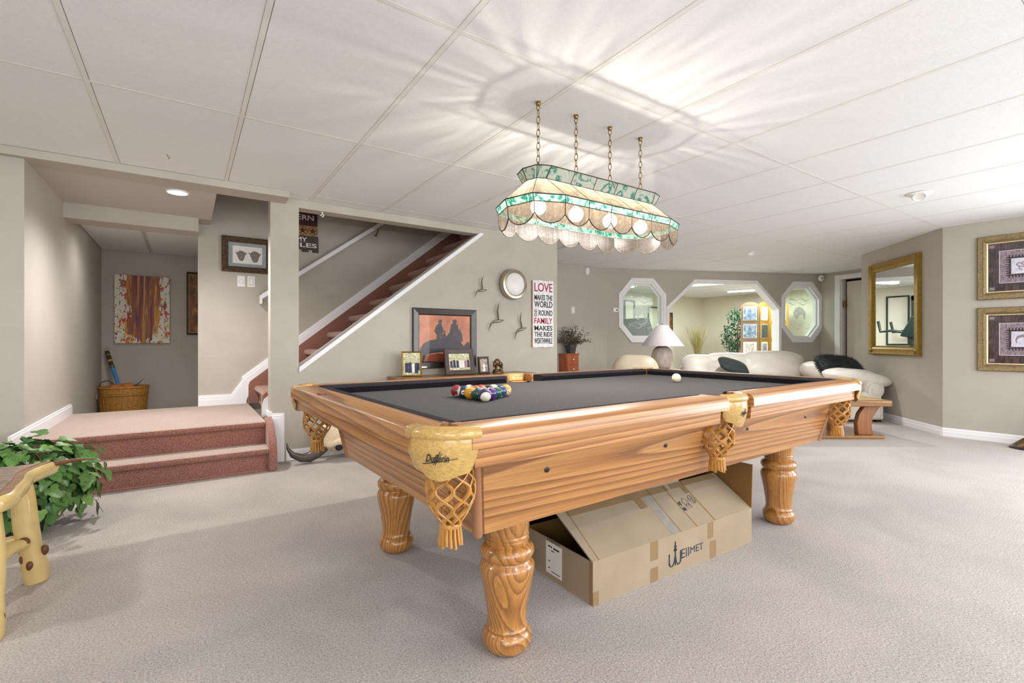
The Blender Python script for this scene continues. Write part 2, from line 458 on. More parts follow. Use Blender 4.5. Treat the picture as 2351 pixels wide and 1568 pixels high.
def bulb_mat():
    t = NT('lit_globe_bulb'); v = t.coord()
    em = t.n('ShaderNodeEmission'); em.inputs['Strength'].default_value = 9.0
    t.l(t.ramp(t.noise(v, 4, 1), [(0, (1, 0.93, 0.80, 1)), (1, (1, 0.95, 0.84, 1))]), em.inputs['Color'])
    tr = t.n('ShaderNodeBsdfTransparent'); mx = t.n('ShaderNodeMixShader'); mx.inputs[0].default_value = 0.35
    t.l(tr.outputs[0], mx.inputs[1]); t.l(em.outputs[0], mx.inputs[2]); t.l(mx.outputs[0], t.out.inputs['Surface'])
    return t.m
M['bulb'] = bulb_mat()

def leaf_mat(name, stops, rough=0.35, scale=9):
    t = NT(name); oi = t.n('ShaderNodeObjectInfo'); v = t.coord()
    t.base(t.mix(0.35, t.ramp(oi.outputs['Random'], stops), t.ramp(t.noise(v, scale, 2), [(0.3, stops[0][1]), (0.7, stops[-1][1])])))
    t.p(Roughness=rough, Specular_IOR_Level=0.4); return t.m
M['ivy'] = leaf_mat('ivy_leaf', [(0, '1f4a1c'), (0.5, '3a6f2e'), (0.85, '6d9a4a'), (1, '93b768')], 0.3, 14)
M['ficus'] = leaf_mat('ficus_leaf', [(0, '16362a'), (0.5, '2d5a3a'), (1, '6c8a6a')], 0.3, 4)
M['dryplant'] = leaf_mat('olive_brown_leaf', [(0, '2f2c1c'), (0.5, '5d5a3a'), (1, 'b5b0a0')], 0.6, 16)

def stripes_paint():
    t = NT('poured_paint_canvas'); tc = t.n('ShaderNodeTexCoord')
    sx = t.n('ShaderNodeSeparateXYZ'); t.l(tc.outputs['Generated'], sx.inputs[0])
    X, Z = sx.outputs[0], sx.outputs[2]
    def mp(sc, loc=(0, 0, 0)):
        m = t.n('ShaderNodeMapping'); m.inputs['Scale'].default_value = sc; m.inputs['Location'].default_value = loc
        t.l(tc.outputs['Generated'], m.inputs[0]); return m.outputs[0]
    run = t.noise(mp((16, 1, 1.1)), 1.0, 3, 0.6, 0.6)
    drip = t.ramp(run, [(0.26, '27305a'), (0.36, '5a2f52'), (0.42, '8a3028'), (0.48, 'a85a22'), (0.53, '6b4a2e'), (0.58, 'c9701f'), (0.63, 'd9ab2a'), (0.68, '5a3a48'), (0.74, 'a9bb34')])
    edge = t.noise(mp((9, 1, 3)), 1.0, 3, 0.7)
    d = t.math('ABSOLUTE', t.math('SUBTRACT', X, 0.52))
    low = t.math('MULTIPLY', t.math('SUBTRACT', 0.20, Z), 1.4)
    inside = t.math('SUBTRACT', t.math('ADD', 0.33, t.math('MULTIPLY', t.math('SUBTRACT', edge, 0.5), 0.75)), t.math('ADD', d, t.math('MAXIMUM', low, 0.0)))
    mask = t.ramp(inside, [(0.0, 0.0), (0.02, 1.0)])
    spl = t.noise(mp((7, 1, 8)), 1.0, 3, 0.75, 0.3); spl2 = t.noise(mp((15, 1, 17), (3, 2, 1)), 1.0, 3, 0.7)
    c = t.mix(t.ramp(spl, [(0.55, 0.0), (0.57, 1.0)]), 'e3dcca', 'c8402f')
    c = t.mix(t.ramp(spl2, [(0.60, 0.0), (0.62, 1.0)]), c, '2c3357')
    spl3 = t.noise(mp((9, 1, 11), (7, 5, 2)), 1.0, 3, 0.7)
    lowm = t.math('LESS_THAN', Z, 0.30)
    c = t.mix(t.math('MULTIPLY', lowm, t.ramp(spl3, [(0.54, 0.0), (0.56, 1.0)])), c, 'd3b030')
    t.base(t.mix(mask, c, drip)); t.p(Roughness=0.5)
    return t.m
M['pour'] = stripes_paint()

def blotch(name, stops, scale=(6, 6, 6), detail=4, rough=0.5, dist=0.5, coat=0.0):
    t = NT(name); v = t.coord('Generated', scale)
    t.base(t.ramp(t.noise(v, 1.0, detail, 0.6, dist), stops)); t.p(Roughness=rough, Coat_Weight=coat); return t.m
M['sunset'] = blotch('sunset_print', [(0.3, '9c5a4a'), (0.5, 'c47a55'), (0.7, 'd68a5c')], (3, 3, 2), coat=0.3)
M['silhouette'] = blotch('dark_rider_print', [(0.3, '23222f'), (0.55, '3a3338'), (0.75, '6d4234')], (3, 3, 3), coat=0.3)
M['abstract_brown'] = blotch('brown_green_art', [(0.2, '1f2412'), (0.4, '55401f'), (0.55, '9a5a26'), (0.7, 'd98f4a'), (0.85, 'e8d7b0')], (5, 5, 7), 5)
M['bison_print'] = blotch('brown_bison_drawing', [(0.3, '4a3a33'), (0.6, '8d7f78'), (0.8, 'd5cdc4')], (9, 9, 9), 5)
M['greenery'] = blotch('photo_greenery', [(0.3, '7d8a5a'), (0.5, 'c6c39a'), (0.7, 'f0eee2')], (8, 8, 8), 5)
M['navy_cloth'] = plain('photo_navy_suit', '2d3550', 0.6)
M['white_cloth'] = plain('photo_white_dress', 'efe9e4', 0.6)
M['pink_cloth'] = plain('photo_pink_dress', 'b9788a', 0.6)
M['skin'] = plain('photo_skin_tone', 'c99a7c', 0.6)
M['sepia'] = blotch('sepia_photo', [(0.3, '5c4a40'), (0.55, 'b7a79a'), (0.75, 'eee6de')], (6, 6, 6), 4)
M['tribal_dark'] = blotch('dark_plum_art_print', [(0.3, '1d1518'), (0.5, '3d2c30'), (0.7, '5f4a48')], (30, 30, 6), 5, 0.25, 0.3, 0.5)
M['tribal_mauve'] = blotch('mauve_art_print', [(0.3, '5f5058'), (0.5, '877680'), (0.7, 'a3939a')], (30, 30, 9), 5, 0.25, 0.3, 0.5)
M['tribal_pale'] = blotch('pale_lilac_art_print', [(0.3, 'b9b6c6'), (0.7, 'd9d6e2')], (6, 6, 6), 3, 0.25, 0.3, 0.5)
M['photo_blue'] = blotch('blue_lake_photo', [(0.3, '4f6a8a'), (0.5, '8aa0b5'), (0.7, 'e3ebf2')], (3, 3, 4), 4, 0.2)
M['photo_dark'] = blotch('dark_photo', [(0.3, '141c1c'), (0.55, '2d3a38'), (0.8, 'b9a58a')], (5, 5, 5), 4, 0.2)
M['photo_pale'] = blotch('pale_photo', [(0.3, '5c6a58'), (0.45, 'b9b8ac'), (0.6, 'eeeeea')], (6, 6, 6), 4, 0.2)
M['photo_gold'] = blotch('golden_photo', [(0.3, 'a3762c'), (0.5, 'd6c79a'), (0.7, 'f0ece0')], (5, 5, 5), 4, 0.2)
M['signwhite'] = blotch('chipped_white_sign_paint', [(0.28, '6e5a4e'), (0.34, 'e8e4e6'), (0.8, 'f3f0f2')], (14, 14, 30), 4, 0.7)
M['signred'] = plain('faded_red_letters', 'a8324a', 0.7, 0, 0.35, 60)
M['signdark'] = plain('charcoal_letters', '2a2c34', 0.7, 0, 0.35, 60)
M['plank_maroon'] = plain('maroon_plank', '4a211a', 0.7, 0, 0.2, 20)
M['plank_tan'] = plain('tan_plank', 'b08b58', 0.7, 0, 0.25, 20)
M['plank_grey'] = plain('weathered_grey_plank', '4c453c', 0.8, 0, 0.2, 20)
# ================================================================ THE ROOM
CZ = 2.105
struct('floor', MB().box(-3.4, -2.8, -0.12, 11.5, 7.9, 0.0), M['carpet'])

def wall_seg(name, p0, p1, z0, z1, mat, th=0.12, side=1):
    """vertical slab, room face on the line p0-p1, thickness to the left (side=1) or right (-1) of its direction"""
    a = Vector((p0[0], p0[1], 0)); b = Vector((p1[0], p1[1], 0)); d = (b-a).normalized(); n = Vector((-d.y, d.x, 0))*side*th
    m = MB(); q = [a, b, b+n, a+n]
    m.add([(p.x, p.y, z0) for p in q]+[(p.x, p.y, z1) for p in q], [(3,2,1,0),(4,5,6,7),(0,1,5,4),(1,2,6,5),(2,3,7,6),(3,0,4,7)])
    return struct(name, m, mat)

# --- wall with the slanted stair opening
m = MB()
m.prism([(0.548, 0), (0.756, 0), (0.756, 2.105), (0.548, 2.105)], 'y', 4.2, 4.33)
m.prism([(0.756, 2.04), (2.451, 2.04), (2.451, 2.105), (0.756, 2.105)], 'y', 4.2, 4.33)
m.prism([(0.756, 0), (3.464, 0), (3.464, 2.105), (2.451, 2.105), (2.451, 2.04), (0.756, 0.735)], 'y', 4.2, 4.33)
struct('wall_stair', m, M['wall_stair'])
m = MB()
s = (2.04-0.735)/(2.451-0.756)
m.prism([(0.757, 0.700), (0.757, 0.746), (2.452, 0.746+s*1.695), (2.490, 0.746+s*1.695), (2.490, 0.70+s*1.733)], 'y', 4.185, 4.2)
m.prism([(0.757, 0.736), (0.757, 0.746), (2.438, 0.746+s*1.681), (2.451, 0.736+s*1.694)], 'y', 4.2, 4.345)
struct('trim_1', m, M['trim'], bevel=0.003)
# closing walls of the stair flight and of the far side of it
wall_seg('wall_stair_end', (3.464, 4.33), (3.464, 5.43), 0, CZ, M['wall'], 0.1, 1)
wall_seg('wall_stairwell', (0.091, 5.40), (3.6, 5.40), 0, 4.2, M['wall_stair'], 0.12, 1)
m = MB()
m.box(0.188, 4.2, 2.16, 3.7, 4.33, 4.2); m.box(3.6, 4.2, 2.13, 3.7, 5.52, 4.2); m.box(0.07, 4.2, 2.21, 0.188, 5.52, 4.2); m.box(0.091, 5.15, 2.06, 0.188, 5.40, 2.21); m.box(0.07, 4.2, 4.2, 3.7, 5.52, 4.3)
struct('wall_upper_stairwell', m, M['wall'])
# --- left side: landing walls and nook
wall_seg('wall_left', (-0.81, 4.05), (-0.81, 7.33), 0, 2.3, M['wall'], 0.1, 1)
wall_seg('wall_left_front', (-3.3, 4.05), (-0.91, 4.05), 0, CZ, M['wall'], 0.1, 1)
wall_seg('wall_nook', (-0.81, 7.23), (0.25, 7.23), 0, 2.1, M['wall'], 0.1, 1)
wall_seg('wall_nook_right', (0.191, 5.52), (0.191, 7.23), 0, 2.1, M['wall'], 0.1, -1)
m = MB().box(-3.2, 4.0, 2.055, 0.654, 4.2, 2.105); m.box(0.548, 4.2, 2.055, 0.654, 4.235, 2.105)
struct('trim_2', m, M['wall'])
struct('ceiling_soffit', MB().box(-0.81, 4.2, 2.062, 0.188, 5.15, 2.2), M['soffit'])
struct('trim_3', MB().box(-0.81, 5.15, 1.94, 0.091, 5.40, 2.2), M['wall'])
nc = struct('ceiling_nook', MB().box(-0.81, 5.41, 2.045, 0.19, 7.23, 2.1), M['bar'])
for (x0, x1) in ((-0.81, -0.36), (-0.335, 0.19)):
    for (y0, y1) in ((5.41, 5.83), (5.85, 7.22)):
        obj('ceiling_tile', MB().box(x0+0.006, y0, 2.022, x1-0.006, y1, 2.045), M['tile'], nc)
# --- main room, out of view
wall_seg('wall_west', (-3.2, -2.6), (-3.2, 4.05), 0, CZ, M['wall'], 0.1, 1)
# --- wall behind the camera, three windows added to light the room
m = MB()
edges = [-3.3, -2.75, -0.65, 0.05, 2.15, 2.85, 4.95, 6.85]
for i in range(0, 8, 2): m.box(edges[i], -2.7, 0, edges[i+1], -2.6, CZ)
for i in range(1, 7, 2):
    m.box(edges[i], -2.7, 0, edges[i+1], -2.6, 0.6); m.box(edges[i], -2.7, 1.98, edges[i+1], -2.6, CZ)
struct('wall_south', m, M['wall'])
for k, i in enumerate((1, 3, 5)):
    x0, x1 = edges[i], edges[i+1]
    w = struct('window_%d' % (k+4), MB().box(x0, -2.70, 0.6, x0+0.05, -2.60, 1.98).box(x1-0.05, -2.70, 0.6, x1, -2.60, 1.98).box(x0, -2.70, 0.6, x1, -2.60, 0.65).box(x0, -2.70, 1.93, x1, -2.60, 1.98).box((x0+x1)/2-0.025, -2.70, 0.65, (x0+x1)/2+0.025, -2.60, 1.93), M['trim'])
    for (a, b) in ((x0+0.05, (x0+x1)/2-0.025), ((x0+x1)/2+0.025, x1-0.05)):
        obj('pane', MB().box(a, -2.655, 0.65, b, -2.65, 1.93), M['pane'], w)
# --- right hand walls
EA, EB = (6.338, 1.574), (6.702, -2.7)
EL = math.hypot(EA[0]-EB[0], EA[1]-EB[1]); EANG = math.atan2(EA[1]-EB[1], EA[0]-EB[0])
W0, W1, WZ0, WZ1 = 0.30, 3.05, 0.25, 1.98
m = MB(); m.box(0, -0.12, 0, W0, 0, CZ); m.box(W1, -0.12, 0, EL, 0, CZ); m.box(W0, -0.12, 0, W1, 0, WZ0); m.box(W0, -0.12, WZ1, W1, 0, CZ)
def on_right(o):
    o.location = (EB[0], EB[1], 0); o.rotation_euler = (0, 0, EANG); return o
on_right(struct('wall_right', m, M['wall']))
m = MB()
for x0 in (W0, (W0+W1)/2-0.03, W1-0.06): m.box(x0, -0.10, WZ0, x0+0.06, -0.01, WZ1)
m.box(W0, -0.10, WZ0, W1, -0.01, WZ0+0.06); m.box(W0, -0.10, WZ1-0.06, W1, -0.01, WZ1)
pw = on_right(struct('window_3', m, M['trim']))
for a, b in ((W0+0.06, (W0+W1)/2-0.03), ((W0+W1)/2+0.03, W1-0.06)): obj('pane', MB().box(a, -0.06, WZ0+0.06, b, -0.055, WZ1-0.06), M['pane'], pw)
MA, MBp = (6.338, 1.574), (7.42, 2.67)
wall_seg('wall_mirror', MA, MBp, 0, CZ, M['wall'], 0.12, -1)
wall_seg('wall_recess', (7.505, 2.585), (8.72, 2.50), 0, CZ, M['wall'], 0.1, -1)
# door wall with opening
DA, DB = Vector((8.985, 3.83)), Vector((8.70, 2.50))
dd = (DB-DA).normalized(); dn = Vector((-dd.y, dd.x))   # dn points to +x (away from the room)
def dpt(s, o=0.0): return (DA.x+dd.x*s+dn.x*o, DA.y+dd.y*s+dn.y*o)
def slab(m, s0, s1, o0, o1, z0, z1):
    q = [dpt(s0, o0), dpt(s1, o0), dpt(s1, o1), dpt(s0, o1)]
    m.add([(p[0], p[1], z0) for p in q]+[(p[0], p[1], z1) for p in q], [(3,2,1,0),(4,5,6,7),(0,1,5,4),(1,2,6,5),(2,3,7,6),(3,0,4,7)])
m = MB(); slab(m, 0, 0.33, 0, 0.12, 0, CZ); slab(m, 1.13, 1.36, 0, 0.12, 0, CZ); slab(m, 0.33, 1.13, 0, 0.12, 1.98, CZ)
struct('wall_door', m, M['wall'])
m = MB(); slab(m, 0.245, 0.335, -0.016, 0.0, 0, 2.05); slab(m, 1.125, 1.2, -0.016, 0.0, 0, 2.05); slab(m, 0.335, 1.125, -0.016, 0.0, 1.975, 2.05)
slab(m, 0.33, 0.35, 0, 0.12, 0, 1.98); slab(m, 1.11, 1.13, 0, 0.12, 0, 1.98)
struct('trim_4', m, M['trim'], bevel=0.004)
m = MB(); slab(m, 0.385, 1.11, 0.075, 0.115, 0.01, 1.94)
dr = struct('door_1', m, M['door'], bevel=0.003)
m = MB(); slab(m, 0.352, 0.385, 0.03, 0.10, 1.52, 1.62); obj('hinge', m, M['brass'], dr)
m = MB(); slab(m, 0.352, 0.385, 0.03, 0.10, 0.28, 0.38); obj('hinge', m, M['brass'], dr)
m = MB(); slab(m, 0.33, 1.13, 0.125, 0.14, 0, 1.98); struct('wall_behind_door', m, M['dark'])
# --- far walls
wall_seg('wall_far', (3.36, 5.43), (5.50, 5.43), 0, CZ, M['wall'], 0.12, 1)
FA, FB = Vector((5.50, 5.43)), Vector((8.985, 3.83)); FL = (FB-FA).length; fd = (FB-FA)/FL; fn = Vector((-fd.y, fd.x))
if fn.y < 0: fn = -fn
FANG = math.atan2(fd.y, fd.x)
def fs_of_u(u):     # distance along the angled wall of the point seen in image column u
    k = (u-1175.5)/1102; c, s_ = math.cos(R(55.85)), math.sin(R(55.85))
    ax, ay = c+s_*k, s_-c*k
    # cross((FA + fd*t),(ax,ay)) = 0
    return -(FA.x*ay-FA.y*ax)/(fd.x*ay-fd.y*ax)
def octa(u0, u1, zc, h, cx=0.27, cz=0.24):
    a, b = fs_of_u(u0), fs_of_u(u1); w = b-a; z0, z1 = zc-h/2, zc+h/2
    return [(a+w*cx, z0), (b-w*cx, z0), (b, z0+h*cz), (b, z1-h*cz), (b-w*cx, z1), (a+w*cx, z1), (a, z1-h*cz), (a, z0+h*cz)]
O1 = octa(1427.5, 1521.5, 1.455, 0.92); O2 = octa(1800, 1883, 1.457, 0.92)
p0, p1 = fs_of_u(1534), fs_of_u(1789)
PW = p1-p0
pass_pts = [(p0, 0.0), (p0, 1.50), (p0+0.235*PW, 1.935), (p1-0.215*PW, 1.935), (p1, 1.50), (p1, 0.0)]
outer = [(0, 0)] + pass_pts + [(FL, 0), (FL, CZ), (0, CZ)]
def holed_slab(outer, holes, th):
    loops = [outer]+holes
    flat = [p for lp in loops for p in lp]
    tris = tessellate_polygon([[Vector((p[0], p[1], 0)) for p in lp] for lp in loops])
    n = len(flat); vs = [(p[0], 0, p[1]) for p in flat]+[(p[0], th, p[1]) for p in flat]; fs = []
    for t in tris: fs.append(tuple(t)); fs.append(tuple(i+n for i in t)[::-1])
    b = 0
    for lp in loops:
        k = len(lp)
        for i in range(k): fs.append((b+i, b+(i+1) % k, n+b+(i+1) % k, n+b+i))
        b += k
    return vs, fs
vs, fs = holed_slab(outer, [O1, O2], 0.13)
fw_ = struct('wall_far_angled', MB().add(vs, fs), M['wall'])
fw_.location = (FA.x, FA.y, 0); fw_.rotation_euler = (0, 0, FANG)
def ring(poly, off, y0, y1, closed=True):
    """flat casing: band from poly out to poly offset outward by off, thickness y0..y1"""
    c = Vector((sum(p[0] for p in poly)/len(poly), sum(p[1] for p in poly)/len(poly)))
    n = len(poly); out = []
    for i in range(n):
        p = Vector(poly[i]); a = Vector(poly[i-1]) if (closed or i > 0) else None; b = Vector(poly[(i+1) % n]) if (closed or i < n-1) else None
        ns = []
        for q0, q1 in ((a, p), (p, b)):
            if q0 is None or q1 is None: continue
            d = (q1-q0).normalized(); nn = Vector((d.y, -d.x))
            mid = (q0+q1)/2
            if nn.dot(mid-c) < 0: nn = -nn
            ns.append(nn)
        if len(ns) == 1: o = ns[0]*off
        else:
            bi = (ns[0]+ns[1]).normalized(); o = bi*(off/max(0.3, bi.dot(ns[0])))
        out.append(p+o)
    m = MB(); k = n if closed else n-1
    for i in range(k):
        j = (i+1) % n
        A, B_, C_, D_ = poly[i], poly[j], out[j], out[i]
        m.add([(q[0], y0, q[1]) for q in (A, B_, C_, D_)]+[(q[0], y1, q[1]) for q in (A, B_, C_, D_)],
              [(3,2,1,0),(4,5,6,7),(0,1,5,4),(1,2,6,5),(2,3,7,6),(3,0,4,7)])
    return m
def inset(poly, k):
    c = Vector((sum(p[0] for p in poly)/len(poly), sum(p[1] for p in poly)/len(poly)))
    return [tuple(c+(Vector(p)-c)*k) for p in poly]
def on_far(o):
    o.location = (FA.x, FA.y, 0); o.rotation_euler = (0, 0, FANG); return o
for k, O in enumerate((O1, O2)):
    w = on_far(struct('window_%d' % (k+1), ring(O, 0.055, -0.018, 0.0), M['trim'], bevel=0.004))
    obj('jamb', ring(inset(O, 0.93), 0.032, -0.005, 0.135), M['trim'], w)
    obj('bead', ring(inset(O, 0.88), 0.022, 0.05, 0.085), M['trim'], w)
    pl = inset(O, 0.90)
    obj('pane', MB().prism(pl, 'y', 0.066, 0.072), M['pane'], w)
    cx = sum(p[0] for p in O)/8; cz = sum(p[1] for p in O)/8
    # etched grazing-animal figure and horizon lines on the glass
    if k == 0:
        fig = [(-0.13,-0.02),(-0.10,0.07),(-0.05,0.055),(0.0,0.03),(0.05,0.07),(0.12,0.08),(0.17,0.06),(0.16,-0.03),(0.10,-0.05),(0.09,-0.14),(0.06,-0.14),(0.05,-0.06),(-0.02,-0.07),(-0.03,-0.15),(-0.06,-0.15),(-0.07,-0.06),(-0.11,-0.14),(-0.13,-0.12)]
    else:
        fig = [(-0.10,-0.10),(-0.12,0.0),(-0.07,0.07),(0.0,0.09),(0.07,0.06),(0.12,0.0),(0.11,-0.12),(0.08,-0.12),(0.07,-0.04),(0.0,-0.05),(-0.04,-0.12),(-0.07,-0.12)]
    e = MB().prism([(cx+x, cz+z) for x, z in fig], 'y', 0.063, 0.0655)
    for j, (dz, hh) in enumerate(((0.22, 0.022), (0.15, 0.012), (-0.20, 0.014), (-0.26, 0.010))):
        pts = [(cx-0.20+0.40*i/12, cz+dz+0.02*math.sin(i*1.1+j*2)) for i in range(13)]
        e.prism(pts+[(x, z-hh*(0.5+0.5*math.sin(i*0.9+j))-0.003) for i, (x, z) in list(enumerate(pts))[::-1]], 'y', 0.063, 0.0655)
    obj('etching', e, M['frost'], w)
w = on_far(struct('trim_5', ring(pass_pts, 0.035, -0.016, 0.0, False), M['trim'], bevel=0.004))
obj('jamb', ring([(p[0], p[1]) for p in pass_pts], -0.016, -0.016, 0.15, False), M['trim'], w)
# --- exercise room beyond the opening
wall_seg('wall_gym_left', (4.6, 7.70), (11.4, 7.70), 0, CZ, M['wall_gym'], 0.1, 1)
wall_seg('wall_gym_back', (11.3, 7.8), (11.3, 3.2), 0, CZ, M['wall_gym'], 0.1, 1)
wall_seg('wall_gym_right', (9.12, 3.80), (11.4, 3.80), 0, CZ, M['wall_gym'], 0.1, -1)
wall_seg('wall_gym_near', (4.7, 5.55), (4.7, 7.75), 0, CZ, M['wall_gym'], 0.1, 1)

# --- ceilings: grid of lay-in panels
cl = struct('ceiling', MB().box(-3.3, -2.7, 2.125, 9.2, 4.2, 2.2).box(3.46, 4.2, 2.125, 9.2, 5.6, 2.2), M['bar'])
xl = [-3.375+0.602*k for k in range(22)]; yl = [-3.31, -2.085, -0.86, 0.365, 1.59, 2.815, 4.04, 5.265, 6.49]
def farY(x): return 5.43 if x < 5.5 else 5.43-(x-5.5)*1.6/3.485
bars = []
for i in range(len(xl)-1):
    for j in range(len(yl)-1):
        x0, x1, y0, y1 = xl[i]+0.0125, xl[i+1]-0.0125, yl[j]+0.0115, yl[j+1]-0.0115
        if x1 < -3.1 or x0 > 9.1 or y1 < -2.6: continue
        x0 = max(x0, -3.2); y0 = max(y0, -2.6); x1 = min(x1, 9.0)
        lim = 4.0 if x1 < 0.66 else (4.2 if x0 < 3.4 else max(farY(x0), farY(x1))+0.02)
        if x0 > 3.0 and x0 < 3.47 and y0 > 4.15: x0 = 3.47
        y1 = min(y1, lim)
        if y1-y0 < 0.03: continue
        if x0 > 6.75 and y1 < 1.5: continue
        obj('ceiling_tile', MB().box(x0, y0, 2.1065, x1, y1, 2.125), M['tile'], cl)
for x in xl:
    if x < -3.2 or x > 8.9: continue
    ye = 4.0 if x < 0.66 else (4.2 if x < 3.46 else farY(x))
    obj('grid_bar', MB().box(x-0.0115, -2.6, CZ, x+0.0095, ye, 2.125), M['bar'], cl)
for y in yl:
    if y < -2.6 or y > 5.4: continue
    xs, xe = (3.47 if y > 4.2 else (0.66 if y > 4.0 else -3.2)), 8.9
    obj('grid_bar', MB().box(xs, y-0.010, 2.1055, xe, y+0.0095, 2.125), M['bar'], cl)
m = MB().box(4.6, 5.56, 2.125, 9.2, 7.8, 2.2).box(9.2, 3.2, 2.125, 11.4, 7.8, 2.2)
gc = struct('ceiling_gym', m, M['bar'])
for i in range(12):
    for j in range(4):
        x0 = 4.75+0.61*i; y0 = 3.9+1.22*j - 0.2
        if x0 < 9.2 and y0+1.2 < farY(min(x0+0.3, 8.98))+0.2: continue
        if x0 < 9.2 and y0 < farY(min(x0, 8.98))+0.05: y0 = farY(min(x0, 8.98))+0.05
        obj('ceiling_tile', MB().box(x0, y0, 2.107, x0+0.595, 3.7+1.22*(j+1)-0.02, 2.125), M['tile'], gc)

# --- baseboards
def baseboard(name, p0, p1, z=0.0, h=0.085, side=1):
    a = Vector((p0[0], p0[1], 0)); b = Vector((p1[0], p1[1], 0)); d = (b-a).normalized(); n = Vector((-d.y, d.x, 0))*side
    prof = [(0, 0), (0.015, 0), (0.015, h*0.55), (0.011, h*0.62), (0.011, h*0.82), (0.006, h), (0, h)]
    vs = [tuple(p+n*o+Vector((0, 0, z+zz))) for p in (a, b) for o, zz in prof]; k = len(prof)
    fs = [tuple(range(k)), tuple(range(k, 2*k))[::-1]]+[(i, (i+1) % k, k+(i+1) % k, k+i) for i in range(k)]
    return struct(name, MB().add(vs, fs), M['trim'])
baseboard('baseboard_right', EB, EA, side=1)
baseboard('baseboard_mirror', MA, MBp, side=1)
baseboard('baseboard_stair', (0.66, 4.2), (3.464, 4.2), side=-1)
baseboard('baseboard_far', (3.57, 5.43), (5.5, 5.43), side=-1)
a = on_far(baseboard('baseboard_far_angled', (0, 0), (p0-0.04, 0), side=-1))
baseboard('baseboard_gym', (4.8, 7.7), (11.3, 7.7), side=-1)
baseboard('baseboard_gym_back', (11.3, 7.7), (11.3, 3.9), side=-1)
baseboard('baseboard_nook', (-0.81, 7.23), (0.19, 7.23), side=-1)
baseboard('baseboard_west', (-3.2, -2.6), (-3.2, 4.05), side=-1)
# ================================================================ STEPS AND STAIRS
LZ = 0.345
def nosed(m, x0, x1, yn, yb, zt, ht=0.045):
    """carpeted tread along x, rounded nose towards -y"""
    prof = [(yb, zt-ht), (yn+0.012, zt-ht), (yn+0.003, zt-ht*0.75), (yn, zt-ht*0.45), (yn+0.006, zt-ht*0.15), (yn+0.022, zt), (yb, zt)]
    m.prism(prof, 'x', x0, x1)
st = thing('entry_steps', 'two low rose-carpeted steps up to the landing at the left', 'steps', (0, 0, 0))
obj('riser', MB().box(-0.805, 3.945, 0, 0.50, 4.12, 0.13), M['rose'], st)
t1 = MB(); nosed(t1, -0.805, 0.50, 3.915, 4.125, 0.172); obj('tread', t1, M['rose_lit'], st, smooth=50)
obj('riser', MB().box(-0.805, 4.125, 0, 0.50, 4.17, 0.30), M['rose'], st)
t2 = MB(); nosed(t2, -0.805, 0.50, 4.095, 5.395, LZ); obj('landing', t2, M['rose_lit'], st, smooth=50)
obj('nosing_band', MB().prism([(4.1005, LZ-0.044), (4.091, LZ-0.034), (4.089, LZ-0.02), (4.094, LZ-0.008), (4.1005, LZ-0.010)], 'x', -0.804, 0.499), M['rose'], st, smooth=60)
obj('nosing_band', MB().prism([(3.9205, 0.128), (3.911, 0.138), (3.909, 0.152), (3.914, 0.164), (3.9205, 0.162)], 'x', -0.804, 0.499), M['rose'], st, smooth=60)
obj('stringer', MB().prism([(4.2, 0), (3.895, 0), (3.895, 0.14), (3.94, 0.235), (4.06, 0.33), (4.2, 0.365)], 'x', 0.502, 0.556), M['rose'], st, bevel=0.012, seg=3)
obj('carpet_edge', MB().box(-0.80, 3.925, 0, 0.50, 3.946, 0.012), M['rose'], st)
# plinth trim beside the steps
m = MB(); m.box(0.556, 4.184, 0, 0.646, 4.2, 0.385); m.box(0.556, 4.178, 0, 0.636, 4.184, 0.368); m.box(0.556, 4.174, 0, 0.622, 4.178, 0.35)
m.box(0.53, 4.19, 0.36, 0.56, 4.34, 0.40)
struct('trim_6', m, M['trim'], bevel=0.002)
# skirt along the left wall, level with the landing
m = MB(); m.prism([(3.72, 0.10), (3.72, LZ+0.085), (5.40, LZ+0.085), (5.40, LZ)], 'x', -0.809, -0.795)
m.prism([(3.74, 0.30), (3.72, LZ+0.07), (5.40, LZ+0.07), (5.40, LZ)], 'x', -0.795, -0.790)
struct('baseboard_landing_left', m, M['trim'])
# ---- flight rising to the right behind the wall
fl = thing('staircase', 'rose-carpeted stair flight seen through the slanted opening', 'staircase', (0, 0, 0))
RUN, RISE = 0.228, 0.179
Y0, Y1 = 4.335, 5.36
for i in range(-2, 13):
    xn, zt = 1.014+RUN*i, 0.874+RISE*i
    if xn > 3.3: break
    prof = [(xn+RUN+0.05, zt-0.058), (xn+0.020, zt-0.058), (xn+0.006, zt-0.050), (xn-0.002, zt-0.034), (xn-0.002, zt-0.022), (xn+0.006, zt-0.008), (xn+0.022, zt), (xn+RUN+0.05, zt)]
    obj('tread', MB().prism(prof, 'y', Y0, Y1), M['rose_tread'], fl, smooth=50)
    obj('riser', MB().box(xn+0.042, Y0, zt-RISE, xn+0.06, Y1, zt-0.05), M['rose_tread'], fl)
def sl(x): return 0.874+(x-1.014)*RISE/RUN
m = MB().prism([(0.506, LZ), (0.506, sl(0.49)+0.06), (0.52, sl(0.52)+0.075), (3.3, sl(3.3)+0.075), (3.3, sl(3.3)-0.3), (0.87, LZ)], 'y', Y1, 5.385)
obj('carpet_stringer', m, M['rose'], fl)
m = MB().prism([(0.506, LZ), (0.506, sl(0.49)-0.02), (0.52, sl(0.52)+0.0), (3.3, sl(3.3)-0.03), (3.3, sl(3.3)-0.25), (0.80, LZ)], 'y', 4.331, 4.345)
obj('near_stringer', m, M['trim'], fl)
m = MB().prism([(0.506, LZ), (0.506, LZ+0.17), (0.54, LZ+0.20), (0.56, LZ+0.17), (0.56, LZ)], 'y', 4.345, 4.40); obj('newel_carpet', m, M['rose'], fl)
